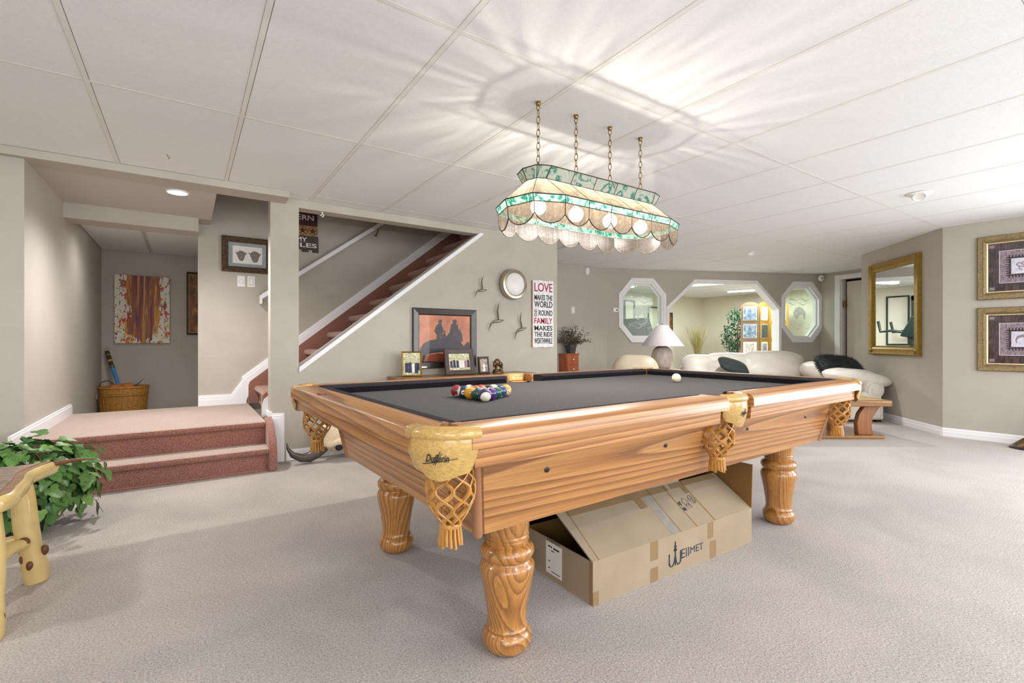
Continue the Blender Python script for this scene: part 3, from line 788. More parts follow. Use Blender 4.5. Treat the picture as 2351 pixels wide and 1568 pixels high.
# white skirt boards of the far wall: level on the landing, then kinked up the flight
def skirtpoly(lo, hi):
    xa, xb = 0.36, 0.45
    pts_hi = [(0.092, LZ+hi), (xa, LZ+hi), (xb, LZ+hi+0.13), (xb+0.001, max(sl(xb)+0.075+hi*0.0+0.105*(hi/0.1), LZ+hi+0.131)), (3.3, sl(3.3)+0.075+0.105*(hi/0.1))]
    pts_lo = [(3.3, sl(3.3)+0.05+0.105*(lo/0.1)), (xb+0.10, sl(xb+0.10)+0.05+0.105*(lo/0.1)), (xb+0.04, LZ+lo+0.03), (xb+0.04, LZ+lo), (0.092, LZ+lo)]
    return pts_hi+pts_lo
m = MB().prism(skirtpoly(0.0, 0.10), 'y', 5.386, 5.40)
m.prism(skirtpoly(0.0, 0.082), 'y', 5.381, 5.386)
m.prism(skirtpoly(0.0, 0.055), 'y', 5.377, 5.381)
struct('baseboard_stairwell', m, M['trim'])
# handrail on the far wall
hr = thing('handrail', 'white painted handrail rising along the stairwell wall', 'handrail', (0, 0, 0))
def hz(x): return 1.385+(x-0.60)*(2.244-1.385)*1.03/(1.825-0.60)*1.02
pts = [(0.60, 5.31), (3.2, 5.31)]
m = MB(); x0, x1 = 0.615, 3.2
for (ya, yb2, dz0, dz1) in ((5.30, 5.345, -0.028, 0.028),):
    m.add([(x0, ya, hz(x0)+dz0), (x0, yb2, hz(x0)+dz0), (x0, yb2, hz(x0)+dz1), (x0, ya, hz(x0)+dz1),
           (x1, ya, hz(x1)+dz0), (x1, yb2, hz(x1)+dz0), (x1, yb2, hz(x1)+dz1), (x1, ya, hz(x1)+dz1)],
          [(0,1,2,3),(7,6,5,4),(0,4,5,1),(1,5,6,2),(2,6,7,3),(3,7,4,0)])
obj('rail', m, M['trim'], hr, bevel=0.010, seg=3)
obj('return', MB().box(0.600, 5.30, hz(0.60)-0.06, 0.622, 5.398, hz(0.60)+0.028), M['trim'], hr, bevel=0.004)
for bx in (1.78, 0.75, 2.9):
    z = hz(bx)
    b = MB().tube([(bx, 5.322, z-0.03), (bx+0.01, 5.335, z-0.06), (bx+0.005, 5.375, z-0.09), (bx, 5.397, z-0.10)], 0.007, 8)
    b.lathe([(0.0, 0), (0.018, 0.0), (0.018, 0.006), (0, 0.006)], 12, (bx, 5.386, z-0.103))
    obj('bracket', b, M['brass'], hr, smooth=50)
# ================================================================ POOL TABLE
PT = (1.664, 1.712); PR = R(2.0)
pt = thing('pool_table', 'honey oak pool table with charcoal felt and turned legs', 'pool table', (PT[0], PT[1], 0), PR)
HL, HW, ZT = 1.264, 0.728, 0.753
wood_prof = [(0.0, 0.706), (0.0, 0.734), (0.005, 0.745), (0.018, 0.753), (0.108, 0.753), (0.108, 0.700), (0.03, 0.700)]
cush_prof = [(0.108, 0.7525), (0.146, 0.748), (0.159, 0.741), (0.148, 0.727), (0.138, 0.712), (0.108, 0.712)]
def rail_pts(side, t, s, z):
    # side: 'S','N' run along x; 'W','E' run along y
    return {'S': (t, -HW+s, z), 'N': (t, HW-s, z), 'W': (-HL+s, t, z), 'E': (HL-s, t, z)}[side]
def rail(side, a, b, prof, bev=0.0):
    k = len(prof); m = MB()
    vs = [rail_pts(side, a+bev*(s-0.108), s, z) for s, z in prof]+[rail_pts(side, b-bev*(s-0.108), s, z) for s, z in prof]
    return m.add(vs, [tuple(range(k)), tuple(range(k, 2*k))[::-1]]+[(i, (i+1) % k, k+(i+1) % k, k+i) for i in range(k)])
for side, segs in (('S', ((-1.157, -0.085), (0.085, 1.157))), ('N', ((-1.157, -0.085), (0.085, 1.157))), ('W', ((-0.620, 0.620),)), ('E', ((-0.620, 0.620),))):
    wm = M['oakX'] if side in 'SN' else M['oakY']
    for a, b in segs:
        r_ = obj('rail', rail(side, a, b, wood_prof), wm, pt, smooth=50)
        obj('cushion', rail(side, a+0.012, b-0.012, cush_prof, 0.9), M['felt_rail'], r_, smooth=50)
        obj('skirt', rail(side, a+0.02, b-0.02, [(0.024, 0.655), (0.020, 0.708), (0.042, 0.708), (0.042, 0.655)]), wm, r_, bevel=0.002)
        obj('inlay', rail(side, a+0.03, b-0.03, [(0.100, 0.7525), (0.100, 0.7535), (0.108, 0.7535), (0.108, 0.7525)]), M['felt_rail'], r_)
# bed with pocket cut-outs
PC = [(-1.145, -0.611), (0, -0.640), (1.145, -0.611), (1.145, 0.611), (0, 0.640), (-1.145, 0.611)]
bx, by = 1.190, 0.634
bed = []
def arc(c, r, a0, a1, n=8): return [(c[0]+r*math.cos(R(a0+(a1-a0)*i/n)), c[1]+r*math.sin(R(a0+(a1-a0)*i/n))) for i in range(n+1)]
bed += arc(PC[0], 0.058, 105, -15); bed += arc((0, -by-0.01), 0.056, 170, 10)
bed += arc(PC[2], 0.058, 195, 75); bed += arc(PC[3], 0.058, 285, 165)
bed += arc((0, by+0.01), 0.056, 350, 190); bed += arc(PC[5], 0.058, 15, -105)
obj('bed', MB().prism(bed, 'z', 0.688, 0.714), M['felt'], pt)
# splayed cabinet
def board(m, c0, c1, zb, zt, th):
    # c0, c1: ((xb,yb),(xt,yt)) corners at bottom/top
    (a0, a1), (b0, b1) = c0, c1
    d = (Vector(b0)-Vector(a0)).normalized(); n = Vector((-d.y, d.x))*th
    vs = []
    for z, A, B in ((zb, a0, b0), (zt, a1, b1)):
        for p in (Vector(A), Vector(B), Vector(B)+n, Vector(A)+n): vs.append((p.x, p.y, z))
    m.add(vs, [(3,2,1,0),(4,5,6,7),(0,1,5,4),(1,2,6,5),(2,3,7,6),(3,0,4,7)])
XB, YB, XT, YT = 1.065, 0.560, 1.115, 0.628; ZB, ZC = 0.430, 0.690
cor = {(sx, sy): ((0.025+sx*XB, sy*YB), (0.025+sx*XT, sy*YT)) for sx in (-1, 1) for sy in (-1, 1)}
for A, B, wm, nm in (((-1,-1),(1,-1),'oakX','side_panel'), ((1,1),(-1,1),'oakX','side_panel'), ((1,-1),(1,1),'oakY','end_panel'), ((-1,1),(-1,-1),'oakY','end_panel')):
    m = MB(); board(m, cor[A], cor[B], ZB, ZC, 0.024)
    pnl = obj(nm, m, M[wm], pt)
    if nm == 'side_panel':
        sg = -1 if A[1] < 0 else 1
        for xx in (-0.83, -0.28, 0.28, 0.83):
            z = 0.585; f_ = (z-ZB)/(ZC-ZB); yy = sg*(YB+(YT-YB)*f_)
            bb = MB(); bb.M = Matrix.Translation((xx, yy, z)) @ Matrix.Rotation(sg*R(-90), 4, 'X')
            bb.lathe([(0.0095, -0.002), (0.0095, 0.0015), (0.006, 0.003), (0, 0.003)], 14)
            obj('bolt', bb, M['bolt'], pnl, smooth=40)
for k in cor:
    (xb, yb), (xt, yt) = cor[k]
    m = MB().tube([(xb-k[0]*0.006, yb-k[1]*0.006, ZB-0.002), (xt-k[0]*0.006, yt-k[1]*0.006, ZC)], 0.013, 12)
    obj('corner_strip', m, plain('brown_corner_strip', '9a6a4c', 0.45) if k == (-1, -1) else bpy.data.materials['brown_corner_strip'], pt, smooth=60)
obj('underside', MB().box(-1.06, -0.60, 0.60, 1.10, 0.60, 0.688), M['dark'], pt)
# turned legs
leg_prof = [(0.046, 0.0), (0.060, 0.006), (0.072, 0.020), (0.077, 0.038), (0.075, 0.054), (0.067, 0.066), (0.063, 0.069), (0.065, 0.075), (0.0605, 0.082), (0.0605, 0.095), (0.064, 0.13), (0.071, 0.175),
            (0.080, 0.220), (0.0855, 0.248), (0.0855, 0.262), (0.081, 0.273), (0.073, 0.279), (0.072, 0.284), (0.079, 0.290), (0.0845, 0.302), (0.0845, 0.312), (0.080, 0.322), (0.071, 0.330), (0.066, 0.333),
            (0.067, 0.340), (0.0695, 0.345), (0.0665, 0.349), (0.0695, 0.356), (0.0665, 0.361), (0.0695, 0.368), (0.068, 0.374), (0.070, 0.38), (0.070, 0.432), (0.0, 0.432)]
lm = MB().lathe(leg_prof, 40).mesh('leg'); finish(lm, M['oakleg'], 45)
for i, (sx, sy) in enumerate(((-1, -1), (1, -1), (1, 1), (-1, 1))):
    inst('leg', lm, pt, Matrix.Translation((0.028+sx*0.881, sy*0.436, 0)) @ Matrix.Rotation(R(70*i), 4, 'Z'))
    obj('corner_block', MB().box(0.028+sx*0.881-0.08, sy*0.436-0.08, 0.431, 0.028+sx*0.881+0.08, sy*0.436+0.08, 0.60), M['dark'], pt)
# pockets
def net_mesh():
    m = MB()
    def rad(h): return 0.050+0.008*math.sin(PI*min(1, h*1.25)) - (0.028*max(0, (h-0.55)/0.45)**1.6)
    N = 8
    for fam in (1, -1):
        for k in range(N):
            pts = []
            for i in range(25):
                h = i/24; th = 2*PI*k/N + fam*(PI/N)*math.cos(PI*3.0*h); r = rad(h)
                pts.append((r*math.cos(th), r*math.sin(th), -0.135*h))
            m.tube(pts, 0.0062, 6, flat=0.55)
    return m
nm_ = net_mesh().mesh('net'); finish(nm_, M['strap'], 60)
tm = MB()
tm.lathe([(0.0265, 0.0), (0.0285, -0.006), (0.0265, -0.012), (0.022, -0.014)], 18)
for k in range(15):
    a = 2*PI*k/15
    p = [(0.022*math.cos(a), 0.022*math.sin(a), -0.010), (0.0245*math.cos(a), 0.0245*math.sin(a), -0.03), (0.027*math.cos(a+0.05), 0.027*math.sin(a+0.05), -0.050-0.004*(k % 3))]
    tm.tube(p, 0.0062, 6, flat=0.7)
tm_ = tm.mesh('tassel'); finish(tm_, M['strap'], 50)
def casting(c, a0, a1, RO, shield_rot, side):
    m = MB(); n = 16; prof = [(RO-0.050, 0.716), (RO-0.051, 0.744), (RO-0.044, 0.7555), (RO-0.020, 0.7585), (RO-0.004, 0.754), (RO+0.003, 0.744), (RO+0.002, 0.733), (RO-0.006, 0.728)]
    k = len(prof); vs = []
    for i in range(n+1):
        a = R(a0+(a1-a0)*i/n)
        for r, z in prof: vs.append((c[0]+r*math.cos(a), c[1]+r*math.sin(a), z))
    fs = [(i*k+j, (i+1)*k+j, (i+1)*k+(j+1) % k, i*k+(j+1) % k) for i in range(n) for j in range(k)]
    fs += [tuple(range(k)), tuple(range(n*k, (n+1)*k))[::-1]]
    m.add(vs, fs)
    po = obj('pocket', m, M['leather_tan'], pt, smooth=55)
    # hanging shield
    m = MB(); n = 20; vs = []; fs = []
    zbs = [(0.0, 0.676), (0.05, 0.662), (0.13, 0.657), (0.24, 0.653), (0.34, 0.642), (0.5, 0.635), (0.64, 0.640), (0.76, 0.648), (0.9, 0.652), (0.97, 0.662), (1.0, 0.676)]
    def zb(t):
        for (ta, za), (tb, zb_) in zip(zbs, zbs[1:]):
            if ta <= t <= tb: return za+(zb_-za)*(t-ta)/(tb-ta)
        return 0.69
    rows = 6
    for i in range(n+1):
        t = i/n; a = R(a0+4+(a1-a0-8)*t)
        for sgn in (0, 1):
            for j in range(rows+1):
                h = j/rows; z = 0.736+(zb(t)-0.736)*h; r = RO-0.003-0.004*sgn+0.004*math.sin(PI*h)-0.010*h*h
                vs.append((c[0]+r*math.cos(a), c[1]+r*math.sin(a), z))
    w = rows+1
    for i in range(n):
        for j in range(rows):
            A = i*2*w+j; B = (i+1)*2*w+j
            fs.append((A, B, B+1, A+1)); fs.append((A+w+1, B+w+1, B+w, A+w))
        A = i*2*w+rows; B = (i+1)*2*w+rows
        fs.append((A, B, B+w, A+w)); A = i*2*w; B = (i+1)*2*w; fs.append((A+w, B+w, B, A))
    fs.append(tuple(range(0, w))+tuple(range(2*w-1, w-1, -1))); e = n*2*w; fs.append((tuple(range(e, e+w))+tuple(range(e+2*w-1, e+w-1, -1)))[::-1])
    sh = obj('shield', m.add(vs, fs), M['leather_tan'], po, smooth=50)
    # script logo printed on the shield
    am = R((a0+a1)/2)
    def bend(co):
        a = am+co.x/RO; r = RO+0.0005+co.z+0.004*math.sin(PI*0.55)-0.003
        return (c[0]+r*math.cos(a), c[1]+r*math.sin(a), 0.690+co.y)
    ws = 1.0 if side == 'corner' else 0.6
    o = text('logo', 'Dufferin', 0.024*ws, M['inkblack'], po, Matrix.Identity(4), fn=bend, fitw=0.055*ws, shear=0.35, extrude=0.0003, bold=0.0003)
    mm = MB(); x0, x1 = -0.034*ws, 0.046*ws
    pts = []
    for i in range(9):
        x = x0+(x1-x0)*i/8; pts.append(bend(Vector((x, -0.0125*ws+0.013*ws*(x-x0)/(x1-x0), 0.0004))))
    mm.tube(pts, [0.0010]*4+[0.0007]*5, 5); 
    for dx in (0, 0.004): mm.tube([bend(Vector((-0.006+dx-0.003, -0.014, 0.0003))), bend(Vector((0.000+dx, 0.0, 0.0003))), bend(Vector((0.007+dx, 0.017-dx, 0.0003)))], 0.0008, 5)
    obj('logo_stroke', mm, M['inkblack'], po)
    # lining, net and tassel
    li = MB().lathe([(0.060, 0.714), (0.060, 0.66), (0.052, 0.64)], 20, (c[0], c[1], 0)); obj('lining', li, M['strap'], po, smooth=60)
    ax = Vector((math.cos(am), math.sin(am)))*(0.012)
    inst('net', nm_, po, Matrix.Translation((c[0]+ax.x, c[1]+ax.y, 0.645)))
    inst('tassel', tm_, po, Matrix.Translation((c[0]+ax.x, c[1]+ax.y, 0.512)))
casting(PC[0], 174, 276, 0.117, 225, 'corner')
casting((0, -0.618), 222, 318, 0.117, 270, 'side')
casting(PC[2], 264, 366, 0.117, 315, 'corner')
casting(PC[3], -6, 96, 0.117, 45, 'corner')
casting((0, 0.618), 42, 138, 0.117, 90, 'side')
casting(PC[5], 84, 186, 0.117, 135, 'corner')
# maker's plate let into the end rail
pb = obj('nameplate', MB().prism([(-HL+0.030+0.014*math.cos(2*PI*i/20), 0.23+0.045*math.sin(2*PI*i/20)) for i in range(20)], 'z', 0.7528, 0.7542), M['brownwood'], pt)
pb2 = obj('nameplate_mark', MB().box(-HL+0.024, 0.198, 0.754, -HL+0.028, 0.262, 0.7546).box(-HL+0.032, 0.205, 0.754, -HL+0.036, 0.255, 0.7546), M['strap'], pb)

# ================================================================ POOL BALLS
def ball_mat(name, hx, stripe):
    t = NT(name); tc = t.n('ShaderNodeTexCoord'); sp = t.n('ShaderNodeSeparateXYZ'); t.l(tc.outputs['Object'], sp.inputs[0])
    z = t.math('ABSOLUTE', sp.outputs[2]); col = lin(hx); wh = lin('e9dfc8')
    ivory = t.ramp(t.noise(tc.outputs['Object'], 40, 2), [(0.3, 'e2d7bd'), (0.7, 'efe6d2')])
    if stripe: c = t.mix(t.math('LESS_THAN', z, 0.0155), ivory, col)
    else: c = t.mix(0.0, col, ivory)
    spot = t.math('GREATER_THAN', t.math('ABSOLUTE', sp.outputs[0]), 0.0243)
    c = t.mix(spot, c, ivory)
    dig = t.math('MULTIPLY', t.math('GREATER_THAN', t.math('ABSOLUTE', sp.outputs[0]), 0.0255), t.math('LESS_THAN', t.math('ABSOLUTE', sp.outputs[1]), 0.0018))
    c = t.mix(dig, c, '202020')
    t.base(c); t.p(Roughness=0.07, Coat_Weight=0.5); return t.m
BR = 0.0262
bm_ = MB().ball((0, 0, 0), BR, 32, 20)
def pball(i, x, y, hx, stripe, rot, label):
    me = bm_.mesh('pool_ball'); finish(me, ball_mat('ball_%s_%d' % ('stripe' if stripe else 'solid', i), hx, stripe), 180)
    o = bpy.data.objects.new('pool_ball', me); COL.objects.link(o); o.location = (x, y, 0.714+BR); o.rotation_euler = rot
    tag(o, label, 'pool ball', 'racked pool balls'); return o
AP = Vector((0.973, 1.624)); LD = Vector((math.cos(R(94)), math.sin(R(94)))); RD = Vector((math.cos(R(34)), math.sin(R(34))))
rack = {(0,0): ('3a2163', 1, 'purple and ivory striped ball at the front point of the rack'),
        (1,0): ('1c4a40', 0, 'dark green ball left of the rack point'),
        (0,1): ('46246b', 0, 'solid purple ball right of the rack point'),
        (2,0): ('d8961f', 0, 'solid golden yellow ball in the middle of the left rack edge'),
        (1,1): ('7c2a25', 1, 'maroon striped ball in the centre of the rack, third row'),
        (0,2): ('1f5043', 1, 'green and white striped ball on the right rack edge'),
        (3,0): ('24365c', 1, 'ivory ball with navy stripe next to the leftmost red ball'),
        (2,1): ('cc5a24', 0, 'orange ball inside the rack behind the green ball'),
        (1,2): ('17171a', 0, 'black ball inside the rack behind the purple one'),
        (0,3): ('27446b', 0, 'solid navy blue ball beside the far right golden ball'),
        (4,0): ('8c2430', 0, 'solid deep red ball at the left end of the rack'),
        (3,1): ('cf5a2c', 1, 'orange striped ball in the back row of the rack'),
        (2,2): ('b03a33', 0, 'bright red ball in the middle of the back row'),
        (1,3): ('c99a4e', 1, 'tan striped ball in the back row near the right end'),
        (0,4): ('d99a3e', 0, 'solid amber ball at the right end of the rack')}
random.seed(5)
for n_, ((i, j), (hx, st_, lb)) in enumerate(rack.items()):
    p = AP+LD*(i*2*BR*1.003)+RD*(j*2*BR*1.003)
    rot = (random.uniform(0, 6), random.uniform(0, 6), random.uniform(0, 6))
    if (i, j) == (0, 0): rot = (R(68), R(25), R(150))
    if (i, j) == (3, 0): rot = (R(100), 0, R(60))
    if (i, j) == (0, 2): rot = (R(10), R(75), R(20))
    if not st_: rot = (R(40), R(40+n_*9), R(-20+n_*8))
    pball(n_, p.x, p.y, hx, st_, rot, lb)
me = bm_.mesh('cue_ball'); t = NT('ivory_cue_ball'); v = t.coord(); t.base(t.ramp(t.noise(v, 60, 3), [(0.35, 'e0cfae'), (0.65, 'efe4cc')])); t.p(Roughness=0.08, Coat_Weight=0.5)
finish(me, t.m, 180); o = bpy.data.objects.new('cue_ball', me); COL.objects.link(o)
o.location = (2.36, 1.775, 0.7145+BR); tag(o, 'ivory cue ball alone on the felt near the far end', 'pool ball')
# ================================================================ STAINED GLASS LIGHT OVER THE TABLE
LX, LY, LZ0 = 1.766, 1.843, 1.48
lf = thing('billiard_light', 'leaded glass billiard light with teal swirl bands hanging on brass chains', 'pendant light', (LX, LY, LZ0))
def outline(hx, hy, cx, cy, bx_, z):
    z -= LZ0
    near = [(-hx+2*hx*i/5, -hy, z) for i in range(6)]; far = [(hx-2*hx*i/5, hy, z) for i in range(6)]
    return near+[(cx, -cy, z), (bx_, 0, z), (cx, cy, z)]+far+[(-cx, cy, z), (-bx_, 0, z), (-cx, -cy, z)]
O_ct = outline(0.365, 0.105, 0.430, 0.080, 0.455, 1.767)
O_cb = outline(0.371, 0.074, 0.414, 0.055, 0.431, 1.715)
O_bt = outline(0.366, 0.205, 0.508, 0.151, 0.553, 1.606)
O_bb = outline(0.362, 0.199, 0.498, 0.147, 0.541, 1.573)
O_sb = outline(0.360, 0.196, 0.494, 0.145, 0.536, 1.522)
NP = len(O_ct)
per = [0.0]
for i in range(NP): per.append(per[-1]+(Vector(O_bt[(i+1) % NP])-Vector(O_bt[i])).length)
def pane_obj(name, quad, uvs, mat):
    me = bpy.data.meshes.new(name); me.from_pydata([tuple(p) for p in quad], [], [tuple(range(len(quad)))]); me.update()
    uv = me.uv_layers.new(name='uv')
    for k, l in enumerate(me.loops): uv.data[k].uv = uvs[l.vertex_index]
    me.materials.append(mat)
    o = bpy.data.objects.new(name, me); COL.objects.link(o); o.parent = lf
    return o
def row(name, top, bot, mat, v0, v1):
    for i in range(NP):
        j = (i+1) % NP
        pane_obj(name, [bot[i], bot[j], top[j], top[i]], [(per[i], v0), (per[i+1], v0), (per[i+1], v1), (per[i], v1)], mat)
row('crown_glass', O_ct, O_cb, M['g_crown'], 1.0, 1.06)
row('sloped_glass', O_cb, O_bt, M['g_cream'], 0.0, 0.17)
row('band_glass', O_bt, O_bb, M['g_teal'], 2.0, 2.035)
scal = []
for i in range(NP):
    j = (i+1) % NP; A, B = Vector(O_sb[i]), Vector(O_sb[j]); n = 8; arcp = []
    for k in range(n+1):
        t = k/n; p = A.lerp(B, t); p.z -= 0.042*math.sin(PI*t)**0.7*min(1.0, (B-A).length/0.13); arcp.append(p)
    scal.append(arcp)
    quad = arcp+[Vector(O_bb[j]), Vector(O_bb[i])]
    L = per[i+1]-per[i]
    uvs = [(per[i]+L*k/n, 3.0+(p.z-arcp[0].z)) for k, p in enumerate(arcp)]+[(per[i+1], 3.06), (per[i], 3.06)]
    pane_obj('scallop_glass', quad, uvs, M['g_seedy'])
def came(name, m): return obj(name, m, M['came'], lf, smooth=60)
m = MB(); m.tube(O_ct, 0.0026, 6, closed=True); m.tube(O_cb, 0.0026, 6, closed=True)
for i in range(NP): m.tube([O_ct[i], O_cb[i]], 0.0020, 5)
came('crown_came', m)
m = MB(); m.tube(O_bt, 0.0026, 6, closed=True)
for i in range(NP): m.tube([O_cb[i], O_bt[i]], 0.0014, 5)
came('slope_came', m)
m = MB(); m.tube(O_bb, 0.0020, 6, closed=True)
for i in range(NP): m.tube([O_bt[i], O_bb[i], O_sb[i]], 0.0020, 5)
for a in scal: m.tube(a, 0.0026, 6)
came('scallop_came', m)
m = MB(); pl = [(x*0.93, y*0.62) for x, y, z in O_cb]; m.prism(pl, 'z', 1.713-LZ0, 1.717-LZ0)
for x in (-0.363, -0.121, 0.121, 0.363): m.box(x-0.006, -0.074, 1.711-LZ0, x+0.006, 0.074, 1.714-LZ0)
obj('top_plate', m, M['brass'], lf)
plr = [(x, y, 1.715-LZ0) for x, y in pl]
for i in range(NP):
    j = (i+1) % NP
    pane_obj('added_rim_glass', [plr[i], plr[j], O_cb[j], O_cb[i]], [(per[i], 5.0), (per[i+1], 5.0), (per[i+1], 5.03), (per[i], 5.03)], M['g_rim'])  # ring added to cut the light thrown onto the ceiling
random.seed(3)
for k, x in enumerate((-0.363, -0.121, 0.121, 0.363)):
    m = MB(); z = 1.718; i = 0
    while z < 2.085:
        c = z+0.017; pts = []
        tw = R(90)*(i % 2)+R(25)
        for q in range(12):
            a = 2*PI*q/12; px = 0.0085*math.cos(a); pz = 0.0195*math.sin(a)
            pts.append((x+px*math.cos(tw), px*math.sin(tw), c+pz-LZ0))
        m.tube(pts, 0.0019, 5, closed=True); z += 0.0315; i += 1
    obj('chain', m, M['brass'], lf, smooth=60)
    h = MB().lathe([(0.0, 0.0), (0.010, 0.0), (0.013, 0.008), (0.012, 0.016), (0.0, 0.016)], 14, (x, 0, 2.090-LZ0))
    obj('ceiling_hook', h, M['brass'], lf, smooth=40)
    s_ = MB().lathe([(0.012, 1.712-LZ0), (0.016, 1.705-LZ0), (0.017, 1.660-LZ0), (0.013, 1.640-LZ0)], 16, (x, 0, 0))
    obj('socket', s_, M['brass'], lf, smooth=40)
    b = obj('bulb', MB().ball((x, 0, 1.600-LZ0), 0.038, 24, 14), M['bulb'], lf, smooth=180)
    light('bulb_light', 'POINT', (LX+x, LY, 1.598), BULB_W, WARM, 0.006)
# ================================================================ PICTURE HELPERS
def rect_loops(w, h, prof):
    """picture-frame moulding: prof = [(inset, depth outwards)], local xz plane centred, outward = -y"""
    m = MB(); vs = []; n = len(prof)
    for ins, d in prof:
        x, z = w/2-ins, h/2-ins
        vs += [(-x, -d, -z), (x, -d, -z), (x, -d, z), (-x, -d, z)]
    fs = [(4*k+i, 4*k+(i+1) % 4, 4*k+4+(i+1) % 4, 4*k+4+i) for k in range(n-1) for i in range(4)]
    fs += [(4*(n-1)+i, 4*(n-1)+(i+1) % 4, (i+1) % 4, i) for i in range(4)]
    return m.add(vs, fs)
def flat(x0, z0, x1, z1, y, th=0.0012):
    return MB().box(x0, y-th, z0, x1, y, z1)
def poly_xz(pts, y, th=0.0012):
    return MB().prism(pts, 'y', y-th, y)
def person_prints(parent, people, y, s):
    """tiny printed figures: (x, foot z, height, garment)"""
    for x, z, h, g in people:
        m = MB()
        m.prism([(x-0.16*h, z), (x+0.16*h, z), (x+0.13*h, z+0.45*h), (x+0.15*h, z+0.78*h), (x+0.06*h, z+0.84*h), (x-0.06*h, z+0.84*h), (x-0.15*h, z+0.78*h), (x-0.13*h, z+0.45*h)], 'y', y-0.0008, y)
        obj('printed_figure', m, M[g], parent)
        m = MB().prism([(x+0.065*h*math.cos(a*PI/5), z+0.92*h+0.075*h*math.sin(a*PI/5)) for a in range(10)], 'y', y-0.0009, y)
        obj('printed_face', m, M['skin'], parent)

# ================================================================ LEFT: BURL TABLE, IVY
bt = thing('live_edge_table', 'live-edge burl wood table on peeled branch legs, lower left corner', 'table', (-0.95, 2.45, 0))
# local: x right edge = +0.48, y -0.25 .. +0.30
random.seed(11)
def wob(a): return 0.010*math.sin(1.7*a)+0.005*math.sin(3.1*a+1)
rim = []
for i in range(12): rim.append((0.475+wob(i*0.4), -0.235+0.53*i/11))
rim[0] = (0.462, -0.245); rim[-1] = (0.505, 0.315)
for i in range(1, 14): rim.append((0.48-1.0*i/13, 0.312-0.02*min(i, 3)/3+wob(i*0.9+2)))
for i in range(1, 10): rim.append((-0.52+wob(i), 0.30-0.55*i/9))
for i in range(1, 13): rim.append((-0.52+0.98*i/13, -0.25+wob(i*1.1)))
c0 = Vector((-0.02, 0.03))
def shrink(k, d=0.0): return [(c0.x+(x-c0.x)*k, c0.y+(y-c0.y)*k) for x, y in rim]
m = MB(); loops = [(0.93, 0.385), (0.985, 0.40), (1.0, 0.425), (0.985, 0.442), (0.95, 0.448)]
n = len(rim); vs = []
for k, z in loops: vs += [(x, y, z) for x, y in shrink(k)]
fs = [(a*n+i, a*n+(i+1) % n, (a+1)*n+(i+1) % n, (a+1)*n+i) for a in range(len(loops)-1) for i in range(n)]
fs += [tuple(range(n))[::-1], tuple(range((len(loops)-1)*n, len(loops)*n))]
obj('live_edge', m.add(vs, fs), M['peeled'], bt, smooth=50)
obj('burl_top', MB().prism(shrink(0.90), 'z', 0.4475, 0.4500), M['burl'], bt)
obj('border', MB().prism(shrink(0.955), 'z', 0.4465, 0.4487), M['walnut'], bt)
obj('twig_tip', MB().tube([(0.49, 0.30, 0.437), (0.56, 0.33, 0.440), (0.62, 0.335, 0.434)], [0.012, 0.007, 0.002], 8), M['knot'], bt, smooth=60)
def branch(name, pts, rr, parent):
    return obj(name, MB().tube(pts, rr, 12), M['peeled'], parent, smooth=70)
lg = branch('leg', [(0.400, 0.215, 0.40), (0.415, 0.21, 0.32), (0.425, 0.20, 0.22), (0.44, 0.195, 0.12), (0.455, 0.19, 0.05), (0.458, 0.188, 0.0)], [0.040, 0.038, 0.039, 0.036, 0.042, 0.037], bt)
for (a, z) in ((-100, 0.075), (-10, 0.12), (-150, 0.10)):
    kx, ky = 0.450+0.032*math.cos(R(a)), 0.191+0.032*math.sin(R(a))
    obj('knot', MB().ball((kx, ky, z), (0.013, 0.013, 0.021), 8, 6), M['knot'], lg, smooth=60)
lg = branch('leg', [(0.40, -0.17, 0.40), (0.42, -0.20, 0.30), (0.43, -0.225, 0.2), (0.425, -0.24, 0.12), (0.43, -0.25, 0.05), (0.43, -0.255, 0.0)], [0.040, 0.036, 0.034, 0.038, 0.04, 0.036], bt)
for (a, z) in ((-60, 0.12), (-20, 0.06)):
    kx, ky = 0.428+0.030*math.cos(R(a)), -0.243+0.030*math.sin(R(a))
    obj('knot', MB().ball((kx, ky, z), (0.012, 0.012, 0.03), 8, 6), M['knot'], lg, smooth=60)
for sx_, sy_ in ((-0.42, 0.2), (-0.42, -0.2)):
    branch('leg', [(sx_+0.03, sy_, 0.40), (sx_, sy_, 0.2), (sx_-0.02, sy_, 0.0)], [0.04, 0.035, 0.038], bt)
st_ = branch('stretcher', [(0.43, 0.165, 0.165), (0.40, 0.08, 0.175), (0.37, -0.02, 0.145), (0.40, -0.12, 0.125), (0.42, -0.20, 0.11)], [0.020, 0.024, 0.022, 0.020, 0.022], bt)
obj('knot', MB().ball((0.428, 0.15, 0.172), (0.02, 0.02, 0.02), 8, 6), M['knot'], st_, smooth=60)
branch('stretcher', [(0.42, 0.20, 0.18), (0.25, 0.21, 0.155), (0.0, 0.2, 0.15), (-0.41, 0.2, 0.17)], [0.016, 0.018, 0.017, 0.018], bt)

